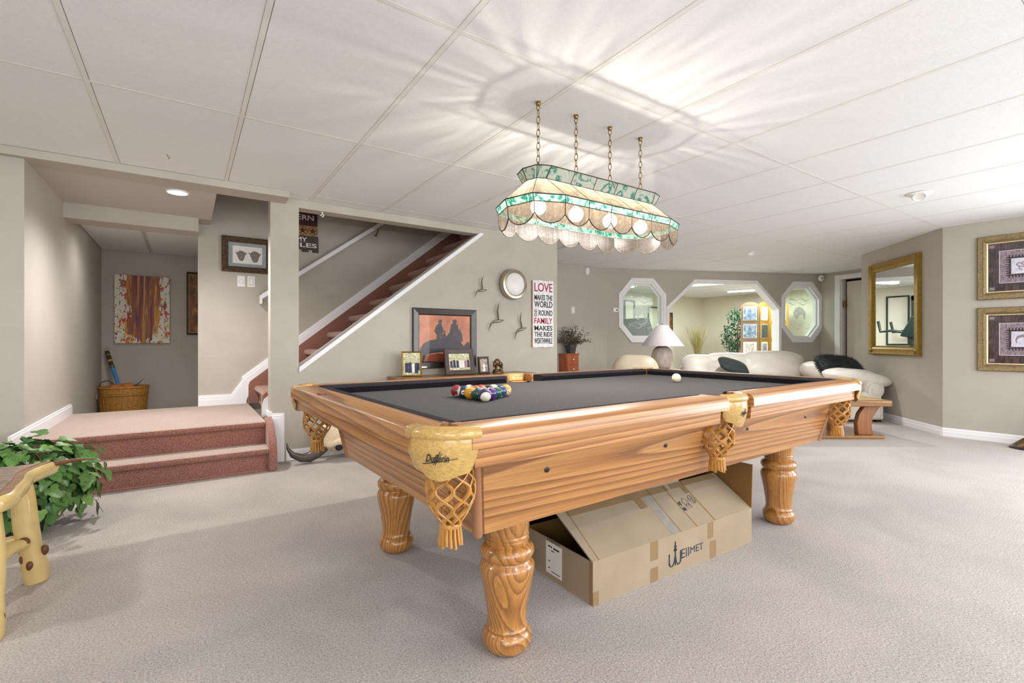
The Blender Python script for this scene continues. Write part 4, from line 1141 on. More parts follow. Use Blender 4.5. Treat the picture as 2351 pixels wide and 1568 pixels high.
iv = thing('ivy_plant', 'bushy green trailing ivy plant at the foot of the steps', 'plant', (-0.72, 3.36, 0))
obj('pot', MB().lathe([(0.0, 0.0), (0.13, 0.0), (0.16, 0.22), (0.17, 0.22), (0.17, 0.25), (0.15, 0.25), (0.14, 0.23), (0, 0.23)], 24), M['pot'], iv, smooth=40)
obj('soil', MB().lathe([(0.0, 0.236), (0.14, 0.236)], 24), M['soil'], iv)
def leaf_shape():
    half = [(0.0, 0.0), (0.18, -0.10), (0.42, -0.04), (0.50, 0.22), (0.34, 0.34), (0.30, 0.62), (0.0, 1.0)]
    vs = [(x, y, 0.10*x*x+0.06*y*y) for x, y in half]+[(-x, y, 0.10*x*x+0.06*y*y) for x, y in half[1:-1]]
    n = len(half); fs = []
    mid = [(0, 0.25, -0.05), (0, 0.6, -0.03)]; vs += mid; k = len(vs)
    a, b = k-2, k-1
    fs += [(0, 1, a), (1, 2, a), (2, 3, a), (3, 4, b, a), (4, 5, b), (5, 6, b)]
    L = [n+i for i in range(n-2)]
    fs += [(a, L[0], 0), (a, L[1], L[0]), (a, L[2], L[1]), (a, b, L[3], L[2]), (b, L[4], L[3]), (b, 6, L[4])]
    return vs, fs
lv, lfc = leaf_shape()
lmesh = MB().add(lv, lfc).mesh('leaf'); finish(lmesh, M['ivy'], 60, recalc=False)
random.seed(21)
def ivy_pose(k):
    while True:
        a = random.uniform(0, 2*PI); e = math.asin(random.uniform(-0.75, 1.0)); rr = random.uniform(0.72, 1.05)
        d = Vector((math.cos(e)*math.cos(a), math.cos(e)*math.sin(a), math.sin(e)))
        p = Vector((d.x*0.33*rr, d.y*0.33*rr, 0.25+d.z*0.245*rr))
        if p.x > 0.1: p.x += 0.06*random.random()
        if p.z > 0.015 and p.x > -0.36: break
    nrm = (d+Vector((random.uniform(-.6,.6), random.uniform(-.6,.6), random.uniform(-.2,.8)))).normalized()
    down = Vector((random.uniform(-.6,.6), random.uniform(-.6,.6), -1)); tan = (down-nrm*down.dot(nrm)).normalized(); bi = tan.cross(nrm)
    s = random.uniform(0.045, 0.085)
    Mx = Matrix((bi, tan, nrm)).transposed().to_4x4()
    return Matrix.Translation(p) @ Mx @ Matrix.Diagonal((s, s, s, 1))
for k in range(300): inst('leaf', lmesh, iv, ivy_pose(k))
m = MB()
for k in range(420):
    Mx = ivy_pose(k); Mx = Matrix.Translation(Vector(Mx.translation)*0 + Vector((Mx.translation.x*0.86, Mx.translation.y*0.86, 0.05+Mx.translation.z*0.82))) @ Mx.to_3x3().to_4x4()
    m.add([tuple(Mx @ Vector(p)) for p in lv], lfc)
o = obj('inner_foliage', m, M['ivy'], iv, smooth=60, recalc=False); o['kind'] = 'stuff'
m = MB()
for k in range(46):
    a = random.uniform(0, 2*PI); r_ = random.uniform(0.26, 0.40); z = random.uniform(0.03, 0.42)
    m.tube([(0.05*math.cos(a), 0.05*math.sin(a), 0.24), (0.6*r_*math.cos(a), 0.6*r_*math.sin(a), 0.34+0.1*random.random()), (r_*math.cos(a+.2), r_*math.sin(a+.2), z)], [0.003, 0.002, 0.001], 5)
o = obj('vines', m, M['stem'], iv); o['kind'] = 'stuff'

# ================================================================ NOOK
# poured-paint canvas
pc = thing('abstract_canvas', 'unframed canvas of poured red, purple and yellow paint in the nook', 'painting', (-0.43, 7.225, 1.335))
obj('canvas', MB().box(-0.262, -0.035, -0.40, 0.262, 0.0, 0.40), M['pour'], pc, bevel=0.003)
ff = thing('brown_art_print', 'narrow framed brown and green art print beside the poured canvas', 'picture', (0.16, 7.226, 1.43))
obj('frame', rect_loops(0.32, 0.78, [(0, 0), (0, 0.02), (0.015, 0.024), (0.022, 0.012)]), M['blackwood'], ff)
obj('slip', rect_loops(0.278, 0.738, [(0, 0.0), (0, 0.014), (0.010, 0.014), (0.010, 0.0)]), M['plank_tan'], ff)
obj('print', flat(-0.13, -0.36, 0.13, 0.36, -0.006), M['abstract_brown'], ff)
# basket with a tool
bk = thing('wicker_basket', 'golden wicker basket standing in the nook corner', 'basket', (-0.575, 6.86, 0)); bk.scale = (0.80, 0.80, 0.98)
m = MB(); rings, segs = 22, 56
def bk_p(u, v):
    a = 2*PI*u; z = 0.46*v; r = 0.215+0.035*v; rib = 0.006*math.sin(28*a)*math.sin(PI*v*22) if 0.04 < v < 0.80 else 0.0
    r += rib+(0.010 if v > 0.82 else 0)
    return (r*1.08*math.cos(a), r*0.92*math.sin(a), z)
m.grid(bk_p, segs, 44)
obj('weave', m, M['wicker'], bk, smooth=60)
m = MB()
for k in range(28):
    a = 2*PI*k/28; m.tube([(0.219*1.08*math.cos(a), 0.219*0.92*math.sin(a), 0.01), (0.250*1.08*math.cos(a), 0.250*0.92*math.sin(a), 0.375)], 0.0045, 5)
obj('stakes', m, M['wicker'], bk, smooth=60)
m = MB(); m.tube([(0.257*1.08*math.cos(2*PI*k/40), 0.257*0.92*math.sin(2*PI*k/40), 0.458) for k in range(40)], 0.012, 8, closed=True)
m.tube([(0.25*1.08*math.cos(2*PI*k/40), 0.25*0.92*math.sin(2*PI*k/40), 0.375) for k in range(40)], 0.008, 8, closed=True)
obj('rim', m, M['wicker'], bk, smooth=60)
obj('base', MB().lathe([(0, 0.004), (0.212, 0.004)], 40), M['wicker'], bk)
obj('handle', MB().tube([(-0.27, -0.03, 0.46), (-0.24, -0.05, 0.52), (-0.17, -0.06, 0.54), (-0.10, -0.08, 0.50), (-0.09, -0.1, 0.46)], 0.006, 6), M['stem'], bk, smooth=60)
cl_ = thing('leather_bundle', 'orange leather pieces heaped inside the wicker basket', 'leather', (-0.575, 6.86, 0.0)); cl_.scale = (0.76, 0.76, 1.0)
random.seed(4)
for k, (x, y, z, r_) in enumerate(((-0.08, -0.06, 0.43, 0.09), (0.04, -0.05, 0.445, 0.085), (0.12, 0.02, 0.42, 0.08), (-0.02, 0.08, 0.40, 0.10))):
    obj('fold', MB().ball((x, y, z), (r_*1.2, r_, r_*0.62), 14, 9), M['orangecloth'], cl_, smooth=60)
obj('flap', MB().tube([(0.03, -0.10, 0.44), (0.15, -0.06, 0.47), (0.24, 0.0, 0.54)], [0.03, 0.022, 0.003], 6, flat=0.3), M['plank_grey'], cl_)
cane = thing('blue_cane', 'blue shaft with banded brown grip leaning in the corner above the basket', 'walking stick', (-0.545, 6.86, 0.0))
A = Vector((-0.03, -0.02, 0.30)); B = Vector((-0.21, 0.315, 0.84)); dA = (B-A)
def seg_(nm, t0, t1, r0, r1, mt): obj(nm, MB().tube([tuple(A+dA*t0), tuple(A+dA*t1)], [r0, r1], 12), M[mt], cane, smooth=40)
seg_('shaft', 0.0, 0.66, 0.016, 0.019, 'blue'); seg_('collar', 0.66, 0.70, 0.024, 0.024, 'silver'); seg_('grip', 0.70, 0.78, 0.020, 0.021, 'brownwood')
seg_('band', 0.78, 0.82, 0.022, 0.022, 'plank_tan'); seg_('grip', 0.82, 0.90, 0.021, 0.022, 'brownwood'); seg_('band', 0.90, 0.94, 0.022, 0.022, 'silver'); seg_('pommel', 0.94, 1.0, 0.024, 0.020, 'bronze')
pts = [tuple(B+Vector((0.02*math.cos(2*PI*k/12), 0.0, 0.018+0.024*math.sin(2*PI*k/12)))) for k in range(12)]
obj('ring', MB().tube(pts, 0.003, 6, closed=True), M['silver'], cane, smooth=60)
o = obj('cloth_bag', MB().ball((0, 0, 0.10), (0.11, 0.09, 0.105), 18, 12).box(-0.12, -0.03, 0.0, 0.12, 0.03, 0.02), M['purple'], None, smooth=50, loc=(-0.47, 6.47, 0.0)); tag(o, 'dark blue rounded bag on the floor in front of the basket', 'bag')
def wall_plate(name, label, cat, loc, rz, kind, w=0.075, h=0.12):
    t_ = thing(name, label, cat, loc, rz)
    obj('plate', MB().box(-w/2, -0.006, -h/2, w/2, 0, h/2), M['white'], t_, bevel=0.0025)
    if kind == 'dimmer':
        b = MB(); b.M = Matrix.Translation((0, -0.006, -0.005)) @ Matrix.Rotation(R(90), 4, 'X'); b.lathe([(0.020, 0), (0.020, 0.010), (0.017, 0.018), (0, 0.018)], 20)
        obj('knob', b, M['white'], t_, smooth=40)
    elif kind == 'rocker': obj('rocker', MB().box(-0.017, -0.011, -0.034, 0.017, -0.006, 0.034), M['white'], t_, bevel=0.002); obj('gap', MB().box(-0.020, -0.0065, -0.037, 0.020, -0.006, 0.037), M['nickel'], t_)
    elif kind == 'toggle': obj('toggle', MB().box(-0.005, -0.016, -0.012, 0.005, -0.006, 0.008), M['white'], t_, bevel=0.002)
    elif kind == 'outlet':
        for s_ in (-1, 1):
            obj('socket', MB().box(-0.017, -0.008, s_*0.024-0.014, 0.017, -0.006, s_*0.024+0.014), M['white'], t_, bevel=0.003)
            obj('slot', MB().box(-0.008, -0.0085, s_*0.024-0.005, -0.005, -0.008, s_*0.024+0.005).box(0.005, -0.0085, s_*0.024-0.005, 0.008, -0.008, s_*0.024+0.005), M['inkblack'], t_)
    return t_
wall_plate('dimmer_switch', 'white round-knob dimmer plate under the bison picture', 'switch', (0.445, 5.40, 1.546), 0, 'dimmer', 0.068, 0.108)
wall_plate('light_switch', 'white rocker switch plate right of the dimmer knob', 'switch', (0.532, 5.40, 1.548), 0, 'rocker', 0.068, 0.108)
wall_plate('wall_outlet', 'white outlet on the left wall near the basket', 'outlet', (-0.81, 6.90, 0.385), R(90), 'outlet')
# rustic bison picture
bp_ = thing('bison_picture', 'rustic barnwood frame with a drawing of two bison', 'picture', (0.500, 5.40, 1.805))
fr = obj('frame', rect_loops(0.44, 0.345, [(0, 0), (0, 0.028), (0.012, 0.032), (0.045, 0.026), (0.055, 0.014)]), plain('barnwood', '4f3c28', 0.8, 0, 0.45, 40, 0.5, 60), bp_)
obj('mat_board', flat(-0.17, -0.122, 0.17, 0.122, -0.008), plain('blue_grey_mat', '9aa2a4', 0.8), bp_)
obj('paper', flat(-0.128, -0.085, 0.128, 0.085, -0.0094), M['paper'], bp_)
for sx_, sc_ in ((-0.055, 0.9), (0.065, 1.0)):
    pts = [(sx_+sc_*x, -0.008+sc_*z) for x, z in ((-0.050, 0.020), (-0.058, 0.038), (-0.040, 0.030), (-0.022, 0.048), (0.0, 0.054), (0.022, 0.048), (0.040, 0.030), (0.056, 0.040), (0.048, 0.016), (0.036, 0.0), (0.028, -0.035), (0.014, -0.058), (-0.012, -0.058), (-0.028, -0.035), (-0.038, 0.0))]
    obj('bison_drawing', poly_xz(pts, -0.0108), M['bison_print'], bp_)
# ================================================================ STAIRWELL WALL
sg = thing('western_plank_sign', 'stack of maroon, starred tan and grey lettered planks in the stairwell', 'sign', (0.98, 5.398, 1.98))
obj('plank', MB().box(-0.26, -0.018, 0.19, 0.172, 0, 0.33), M['plank_maroon'], sg, bevel=0.002)
p2 = obj('plank', MB().box(-0.26, -0.018, 0.085, 0.172, 0, 0.19), M['plank_tan'], sg, bevel=0.002)
obj('plank', MB().prism([(-0.26, -0.06), (-0.01, -0.06), (0.02, -0.06), (0.02, -0.085), (0.085, -0.085), (0.085, -0.06), (0.125, -0.06), (0.125, -0.085), (0.185, -0.085), (0.18, 0.085), (-0.26, 0.085)], 'y', -0.018, 0), M['plank_grey'], sg, bevel=0.002)
for cx_ in (0.025, 0.125):
    pts = [(cx_+(0.040 if k % 2 == 0 else 0.016)*math.sin(2*PI*k/10), 0.137+(0.040 if k % 2 == 0 else 0.016)*math.cos(2*PI*k/10)) for k in range(10)]
    m = poly_xz(pts, -0.018, 0.003); m.tube([(cx_+0.044*math.cos(2*PI*k/24), -0.0185, 0.137+0.044*math.sin(2*PI*k/24)) for k in range(24)], 0.003, 5, closed=True)
    obj('star', m, M['plank_maroon'], p2)
text('lettering', 'ERN', 0.075, M['paper'], sg, wt(0.055, -0.0185, 0.272), fitw=0.16, bold=0.001)
text('lettering', 'MY', 0.065, M['paper'], sg, wt(0.015, -0.0185, 0.040), fitw=0.11, bold=0.001)
text('lettering', 'LES', 0.062, M['paper'], sg, wt(0.083, -0.0185, -0.018), fitw=0.165, bold=0.001)
hk = thing('cup_hook', 'small white hook screwed under the stair opening header', 'hook', (0.945, 4.235, 2.04))
m = MB().tube([(0, 0, 0), (0, 0, -0.012), (0.012, 0, -0.022), (0.008, 0, -0.036), (-0.004, 0, -0.038)], 0.0045, 8); m.tube([(0, 0, -0.018), (-0.012, 0, -0.030), (-0.018, 0, -0.024)], 0.004, 8)
obj('hook_body', m, M['white'], hk, smooth=60); obj('screw_plate', MB().lathe([(0.0, -0.004), (0.009, -0.004), (0.009, 0.0), (0, 0)], 12), M['white'], hk)
# ================================================================ ON THE STAIR WALL (faces -y at y = 4.2)
WY = 4.2
cp = thing('cowboy_picture', 'large espresso-framed sunset print of two riders in hats', 'picture', (2.065, WY-0.001, 0.985))
W_, H_ = 0.672, 0.565
obj('frame', rect_loops(W_, H_, [(0, 0), (0, 0.026), (0.006, 0.03), (0.055, 0.022), (0.064, 0.012), (0.064, 0.006)]), M['blackwood'], cp)
pic = obj('print', flat(-W_/2+0.06, -H_/2+0.06, W_/2-0.06, H_/2-0.06, -0.006), M['sunset'], cp)
def cpt(px, py):  # trace coordinates (crop pixels) -> local
    return (-0.275+(px-385)/(985-385)*0.55, 0.225-(py-795)/(1300-795)*0.455)
horse = [(385,1275),(400,1160),(440,1100),(500,1070),(560,1058),(590,1050),(640,1040),(690,1035),(730,985),(770,960),(800,930),(850,950),(865,935),(872,975),(885,1010),(895,1075),(880,1082),(870,1050),(878,1100),(910,1130),(940,1090),(965,1080),(975,1100),(978,1180),(930,1200),(860,1215),(700,1190),(560,1200),(470,1215),(440,1290),(420,1290),(430,1215),(405,1240)]
rider1 = [(560,975),(575,925),(600,895),(610,880),(600,872),(596,865),(610,862),(615,845),(640,845),(648,860),(658,865),(645,875),(640,895),(655,930),(665,965),(685,965),(690,985),(670,980),(650,985),(655,1025),(640,1055),(585,1055),(590,1010)]
rider2 = [(740,965),(750,905),(775,880),(782,868),(768,860),(766,852),(782,846),(800,838),(815,845),(822,858),(820,866),(812,872),(814,885),(835,910),(840,950),(850,980),(800,1010),(750,1010)]
for ky, (nm, P_) in enumerate((('horse_silhouette', horse), ('rider_silhouette', rider1), ('rider_silhouette', rider2), ('rider_silhouette', [(650, 1040), (655, 1005), (668, 995), (680, 985), (690, 1005), (700, 1040)]))):
    obj(nm, poly_xz([cpt(*q) for q in P_], -0.0076-0.0004*ky, 0.0003), M['silhouette'], pic)
obj('glow', poly_xz([cpt(*q) for q in ((500, 1220), (600, 1205), (720, 1215), (760, 1290), (480, 1296))], -0.0072, 0.0004), plain('ember_print', '8a3d22', 0.6, 0, 0.3, 30), pic)
# wooden console carrying photographs
cs = thing('console_cabinet', 'low orange-brown wooden cabinet behind the pool table carrying photographs', 'cabinet', (2.25, 4.02, 0))
obj('top', MB().box(-0.76, -0.165, 0.615, 0.66, 0.165, 0.642), M['walnut'], cs, bevel=0.004)
obj('body', MB().box(-0.73, -0.14, 0.06, 0.63, 0.16, 0.615), M['walnut'], cs)
for k in range(3):
    x0 = -0.72+0.45*k; d_ = obj('door', MB().box(x0+0.01, -0.155, 0.09, x0+0.43, -0.14, 0.60), M['walnut'], cs, bevel=0.003)
    obj('knob', MB().ball((x0+0.39, -0.166, 0.36), 0.013, 10, 8), M['brass'], d_, smooth=60)
for sx_ in (-0.70, 0.60):
    for sy_ in (-0.11, 0.13): obj('foot', MB().box(sx_-0.02, sy_-0.02, 0, sx_+0.02, sy_+0.02, 0.06), M['walnut'], cs)
def photo(name, label, x, y, w, h, rz, lean, frame, fwid, people, bg='greenery'):
    t_ = thing(name, label, 'photo frame', (x, y, 0.643), rz, 'framed photographs on the cabinet')
    inner = MB()
    Mx = Matrix.Rotation(R(-lean), 4, 'X') @ Matrix.Translation((0, 0, h/2))
    f_ = rect_loops(w, h, [(0, -0.012), (0, 0.006), (0.004, 0.010), (fwid-0.004, 0.007), (fwid, 0.002)]); f_.v = [tuple(Mx @ Vector(p)) for p in f_.v]
    obj('frame', f_, frame, t_)
    p_ = flat(-w/2+fwid-0.002, -h/2+fwid-0.002, w/2-fwid+0.002, h/2-fwid+0.002, -0.001); p_.v = [tuple(Mx @ Vector(q)) for q in p_.v]
    ph = obj('photograph', p_, M[bg], t_)
    k0 = len(bpy.data.objects)
    holder = []
    before = set(o_.name for o_ in ph.children)
    person_prints(ph, people, -0.0024, 1)
    for o_ in ph.children:
        for v in o_.data.vertices: v.co = Mx @ v.co
    bk_ = MB().box(-w*0.12, 0.0, 0.0, w*0.12, 0.004, h*0.75); ang = Matrix.Rotation(R(14), 4, 'X'); bk_.v = [tuple(Matrix.Translation((0, 0.012+h*0.75*math.sin(R(lean))*1.0, 0)) @ Vector((p[0], p[1]+ (h*0.75-p[2])*0.22 - h*0.75*math.sin(R(lean))*(1-p[2]/(h*0.75)), p[2]))) for p in bk_.v]
    obj('easel_back', bk_, M['black'], t_)
    return t_
grp1 = [(-0.045, -0.075, 0.10, 'navy_cloth'), (-0.015, -0.08, 0.11, 'navy_cloth'), (0.012, -0.08, 0.10, 'white_cloth'), (0.04, -0.085, 0.11, 'navy_cloth'), (0.058, -0.06, 0.08, 'navy_cloth')]
photo('standing_photograph', 'gilt-edged photo frame with a group of guests, left end of the cabinet', 1.655, 4.02, 0.175, 0.225, R(-16), 10, M['gold'], 0.014, grp1)
grp2 = [(-0.085, -0.055, 0.075, 'navy_cloth'), (-0.055, -0.055, 0.085, 'navy_cloth'), (-0.022, -0.055, 0.08, 'navy_cloth'), (0.008, -0.055, 0.085, 'white_cloth'), (0.034, -0.055, 0.08, 'white_cloth'), (0.06, -0.055, 0.08, 'pink_cloth'), (0.088, -0.055, 0.085, 'navy_cloth')]
photo('standing_photograph', 'wide dark brown photo frame with a wedding party, centre of the cabinet', 2.12, 3.98, 0.30, 0.245, R(-3), 12, M['brownwood'], 0.045, grp2)
photo('standing_photograph', 'small dark upright photo frame beside the bison figurine', 2.385, 3.99, 0.125, 0.165, R(6), 8, M['brownwood'], 0.020, [(0.0, -0.06, 0.085, 'white_cloth')], 'sepia')
# bison bronze
bs = thing('bison_figurine', 'small bronze bison figurine on a rocky base on the cabinet', 'figurine', (2.56, 4.02, 0.643), R(10))
m = MB(); m.lathe([(0.064, 0.0), (0.066, 0.010), (0.055, 0.024), (0, 0.032)], 18, sy=0.7); m.ball((-0.03, 0, 0.026), (0.03, 0.03, 0.018), 12, 8); m.ball((0.03, 0.005, 0.022), (0.025, 0.028, 0.014), 12, 8)
obj('rock_base', m, M['bronze'], bs, smooth=60)
m = MB()
m.ball((-0.012, 0, 0.105), (0.038, 0.026, 0.036), 16, 10); m.ball((0.022, 0, 0.088), (0.034, 0.020, 0.027), 16, 10); m.ball((-0.045, 0, 0.088), (0.020, 0.015, 0.024), 14, 10); m.ball((-0.056, 0, 0.070), (0.011, 0.010, 0.014), 12, 8)
for (x, y, x2) in ((-0.030, -0.013, -0.036), (-0.022, 0.013, -0.018), (0.038, -0.012, 0.046), (0.044, 0.012, 0.036)):
    m.tube([(x, y, 0.085), (x*0.95+x2*0.05, y, 0.06), (x2, y, 0.035), (x2-0.003, y, 0.024)], [0.013, 0.009, 0.006, 0.007], 8)
obj('body', m, M['bronze'], bs, smooth=60)
m = MB()
for s_ in (-1, 1): m.tube([(-0.05, s_*0.012, 0.106), (-0.052, s_*0.022, 0.112), (-0.050, s_*0.022, 0.124)], [0.004, 0.003, 0.001], 6)
m.tube([(0.054, 0, 0.098), (0.064, 0, 0.085), (0.062, 0, 0.068)], [0.003, 0.002, 0.004], 6)
obj('horns_and_tail', m, M['bronze'], bs, smooth=60)
# three silver gulls
def gull(label, x, z, s, rot, kind):
    t_ = thing('wall_gull', label, 'wall ornament', (x, WY-0.012, z), 0, 'silver wall gulls')
    Mx = Matrix.Rotation(R(rot), 4, 'Y') @ Matrix.Diagonal((s, s, s, 1))
    b = MB(); b.M = Mx; b.tube([(-0.20, 0, -0.02), (-0.12, -0.015, -0.005), (0.0, -0.03, 0.0), (0.12, -0.02, 0.02), (0.18, -0.012, 0.03), (0.24, -0.01, 0.022)], [0.02, 0.045, 0.055, 0.035, 0.03, 0.004], 10)
    obj('body', b, M['silver'], t_, smooth=60)
    for pts, rr in (([(0.02, 0, 0.02), (-0.02, -0.04, 0.20), (-0.06, -0.06, 0.34), (-0.01, -0.05, 0.52), (0.06, -0.03, 0.66)], [0.035, 0.055, 0.055, 0.035, 0.004]),
                    ([(-0.04, 0, -0.02), (-0.16, -0.04, -0.05), (-0.30, -0.06, -0.08), (-0.36, -0.05, -0.22), (-0.40, -0.03, -0.36)], [0.035, 0.045, 0.045, 0.03, 0.004])):
        w_ = MB(); w_.M = Mx; w_.tube(pts, rr, 8, flat=0.35); obj('wing', w_, M['silver'], t_, smooth=60)
gull('smallest silver wall gull, highest of the three, left of the round light', 2.475, 1.47, 0.235, 0, 0)
gull('largest silver wall gull, lowest left of the three', 2.665, 1.165, 0.30, 0, 1)
gull('silver wall gull nearest the LOVE sign', 2.965, 1.085, 0.28, -8, 2)
# round wall light
rl = thing('round_wall_light', 'round opal wall light with a brushed nickel rim', 'wall light', (2.845, WY, 1.555))
def ylathe(prof, seg=48):
    b = MB(); b.M = Matrix.Rotation(R(90), 4, 'X'); b.lathe(prof, seg); return b
obj('rim', ylathe([(0.160, 0.0), (0.163, 0.012), (0.160, 0.045), (0.150, 0.068), (0.128, 0.072), (0.122, 0.060), (0.122, 0.0)]), M['nickel'], rl, smooth=40)
obj('diffuser', ylathe([(0.124, 0.03), (0.124, 0.060), (0.110, 0.074), (0.07, 0.084), (0, 0.088)]), M['disc_glow'], rl, smooth=60)
# LOVE sign
ls = thing('love_sign', 'tall white painted plank sign lettered LOVE MAKES THE WORLD GO ROUND', 'sign', (3.252, WY, 1.258))
for k in range(4):
    x0 = -0.143+0.0715*k
    obj('slat', MB().box(x0+0.001, -0.022-0.001*(k % 2), -0.368+0.004*(k % 2), x0+0.0705, 0, 0.368-0.005*((k+1) % 2)), M['signwhite'], ls, bevel=0.002)
obj('back_batten', MB().box(-0.150, -0.010, -0.36, -0.143, 0, 0.36), M['plank_tan'], ls)
for (s_, z, hgt, mt) in (('LOVE', 0.285, 0.135, 'signred'), ('MAKES THE', 0.175, 0.080, 'signdark'), ('WORLD', 0.100, 0.095, 'signdark'), ('ROUND', 0.006, 0.085, 'signdark'), ('FAMILY', -0.080, 0.090, 'signred'), ('MAKES', -0.160, 0.075, 'signdark'), ('THE RIDE', -0.228, 0.072, 'signdark'), ('WORTHWHILE', -0.300, 0.085, 'signdark')):
    off = 0.03 if s_ == 'ROUND' else 0
    text('lettering', s_, hgt, M[mt], ls, wt(off, -0.0245, z), fitw=(0.25 if s_ != 'ROUND' else 0.19), bold=0.0012)
for (s_, z) in (('G', 0.028), ('O', -0.014)): text('lettering', s_, 0.05, M['signdark'], ls, wt(-0.108, -0.0245, z), fitw=0.035, bold=0.001)
# steer skull with horn resting on the carpet
sk = thing('bison_skull', 'bleached bison skull with a dark curved horn on the carpet by the wall', 'skull', (0.955, 4.02, 0))
hp = []
for (x, z, r_) in ((-0.02, 0.165, 0.050), (-0.06, 0.118, 0.050), (-0.105, 0.075, 0.045), (-0.16, 0.047, 0.040), (-0.22, 0.050, 0.032), (-0.28, 0.082, 0.022), (-0.312, 0.130, 0.011), (-0.322, 0.178, 0.003)): hp.append(((x, -0.02, z), r_))
obj('horn', MB().tube([p for p, r_ in hp], [r_ for p, r_ in hp], 18), M['horn'], sk, smooth=60)
m = MB()
def skp(u, v):
    a = 2*PI*u; t_ = v
    x = -0.075+0.50*t_; zc = 0.205-0.03*t_; rx = 0.135*(1-0.30*t_)*math.sin(PI*min(1, 0.18+t_*0.9))**0.5; ry = 0.11*(1-0.35*t_)
    w = 1+0.10*math.sin(3*a+2)*math.sin(PI*t_)
    n_ = 0.012*mnoise.noise(Vector((x*14, math.cos(a)*2, math.sin(a)*2)))
    return (x+0.01*math.sin(a), -0.0+ry*w*math.cos(a)*0.9, zc+(rx*w+n_)*math.sin(a))
m.grid(skp, 28, 16); obj('cranium', m, M['bone'], sk, smooth=60)
m = MB().tube([(-0.05, -0.03, 0.165), (-0.01, -0.07, 0.14), (0.05, -0.10, 0.16), (0.11, -0.105, 0.145), (0.18, -0.09, 0.115), (0.28, -0.06, 0.075)], [0.045, 0.035, 0.030, 0.028, 0.03, 0.02], 12); obj('brow', m, M['bone'], sk, smooth=60)
obj('eye_socket', MB().ball((0.045, -0.108, 0.115), (0.030, 0.022, 0.026), 14, 10), M['dark'], sk, smooth=60)
m = MB().tube([(0.24, -0.05, 0.09), (0.34, -0.04, 0.05), (0.44, -0.03, 0.025)], [0.05, 0.04, 0.025], 12); m.tube([(0.20, 0.05, 0.09), (0.34, 0.05, 0.05), (0.44, 0.03, 0.025)], [0.05, 0.04, 0.025], 12); obj('jaw', m, M['bone'], sk, smooth=60)
# carton under the table
bx_ = thing('cardboard_box', 'open kraft carton lettered Wellmet under the pool table', 'box', (1.207, 1.262, 0), R(-0.7))
BL, BW, BH, TH = 1.018, 0.41, 0.160, 0.005
obj('front_wall', MB().box(0, 0, 0, BL, TH, BH), M['cardboard'], bx_); obj('back_wall', MB().box(0, BW-TH, 0, BL, BW, BH), M['cardboard_in'], bx_)
obj('end_wall', MB().box(0, TH, 0, TH, BW-TH, BH-0.003), M['cardboard'], bx_); obj('end_wall', MB().box(BL-TH, TH, 0, BL, BW-TH, BH), M['cardboard'], bx_)
obj('bottom', MB().box(TH, TH, 0.0, BL-TH, BW-TH, 0.006), M['cardboard_in'], bx_)
FY, FZ = 0.19, 0.128
fl_ = obj('front_flap', MB().add([(0.0, 0, BH), (BL, 0, BH), (BL-0.02, FY, BH+FZ), (-0.02, FY, BH+FZ), (0.0, 0.004, BH-0.005), (BL, 0.004, BH-0.005), (BL-0.02, FY+0.003, BH+FZ-0.005), (-0.02, FY+0.003, BH+FZ-0.005)], [(0,1,2,3),(7,6,5,4),(0,4,5,1),(1,5,6,2),(2,6,7,3),(3,7,4,0)]), M['cardboard'], bx_)
obj('end_flap', MB().add([(BL-0.004, 0.0, BH), (BL, 0.0, BH), (BL, BW, BH), (BL-0.004, BW, BH), (BL+0.006, 0.0, BH+0.205), (BL+0.010, 0.0, BH+0.205), (BL+0.010, BW, BH+0.205), (BL+0.006, BW, BH+0.205)], [(3,2,1,0),(4,5,6,7),(0,1,5,4),(1,2,6,5),(2,3,7,6),(3,0,4,7)]), M['cardboard_in'], bx_)
obj('back_flap', MB().add([(0, BW, BH), (BL, BW, BH), (BL, BW+0.10, BH-0.10), (0, BW+0.10, BH-0.10), (0, BW, BH-0.005), (BL, BW, BH-0.005), (BL, BW+0.096, BH-0.104), (0, BW+0.096, BH-0.104)], [(0,1,2,3),(7,6,5,4),(0,4,5,1),(1,5,6,2),(2,6,7,3),(3,7,4,0)]), M['cardboard'], bx_)
FM = Matrix.Translation((0, 0, BH)) @ Matrix(((1, 0, 0, 0), (0, math.cos(math.atan2(FZ, FY)), -math.sin(math.atan2(FZ, FY)), 0), (0, math.sin(math.atan2(FZ, FY)), math.cos(math.atan2(FZ, FY)), 0), (0, 0, 0, 1)))
FLN = math.hypot(FY, FZ)
def on_flap(nm, x0, y0, x1, y1, mat, dz=0.0006):
    m = MB(); m.M = FM; m.box(x0, y0, 0.0, x1, y1, dz); obj(nm, m, M[mat], fl_)
on_flap('tape', 0.02, FLN-0.034, 0.62, FLN-0.002, 'tape'); on_flap('tape', 0.64, FLN-0.030, 0.98, FLN-0.002, 'tape'); on_flap('tape', 0.385, FLN-0.085, 0.43, FLN-0.032, 'tape'); on_flap('tape', 0.70, FLN-0.07, 0.725, FLN-0.03, 'tape')
on_flap('clear_tape', 0.44, 0.0, 0.50, FLN-0.03, 'cleartape', 0.0004); on_flap('crease', 0.495, 0.0, 0.499, FLN, 'cardboard_in'); on_flap('crease', 0.600, 0.0, 0.605, FLN, 'cardboard_in'); on_flap('crease', 0.728, 0.0, 0.734, FLN, 'cardboard_in'); on_flap('crease', 0.028, 0.0, 0.031, FLN, 'cardboard_in')
m = MB(); m.M = FM @ Matrix.Translation((0, 0, 0.0007))
hx0 = 0.655
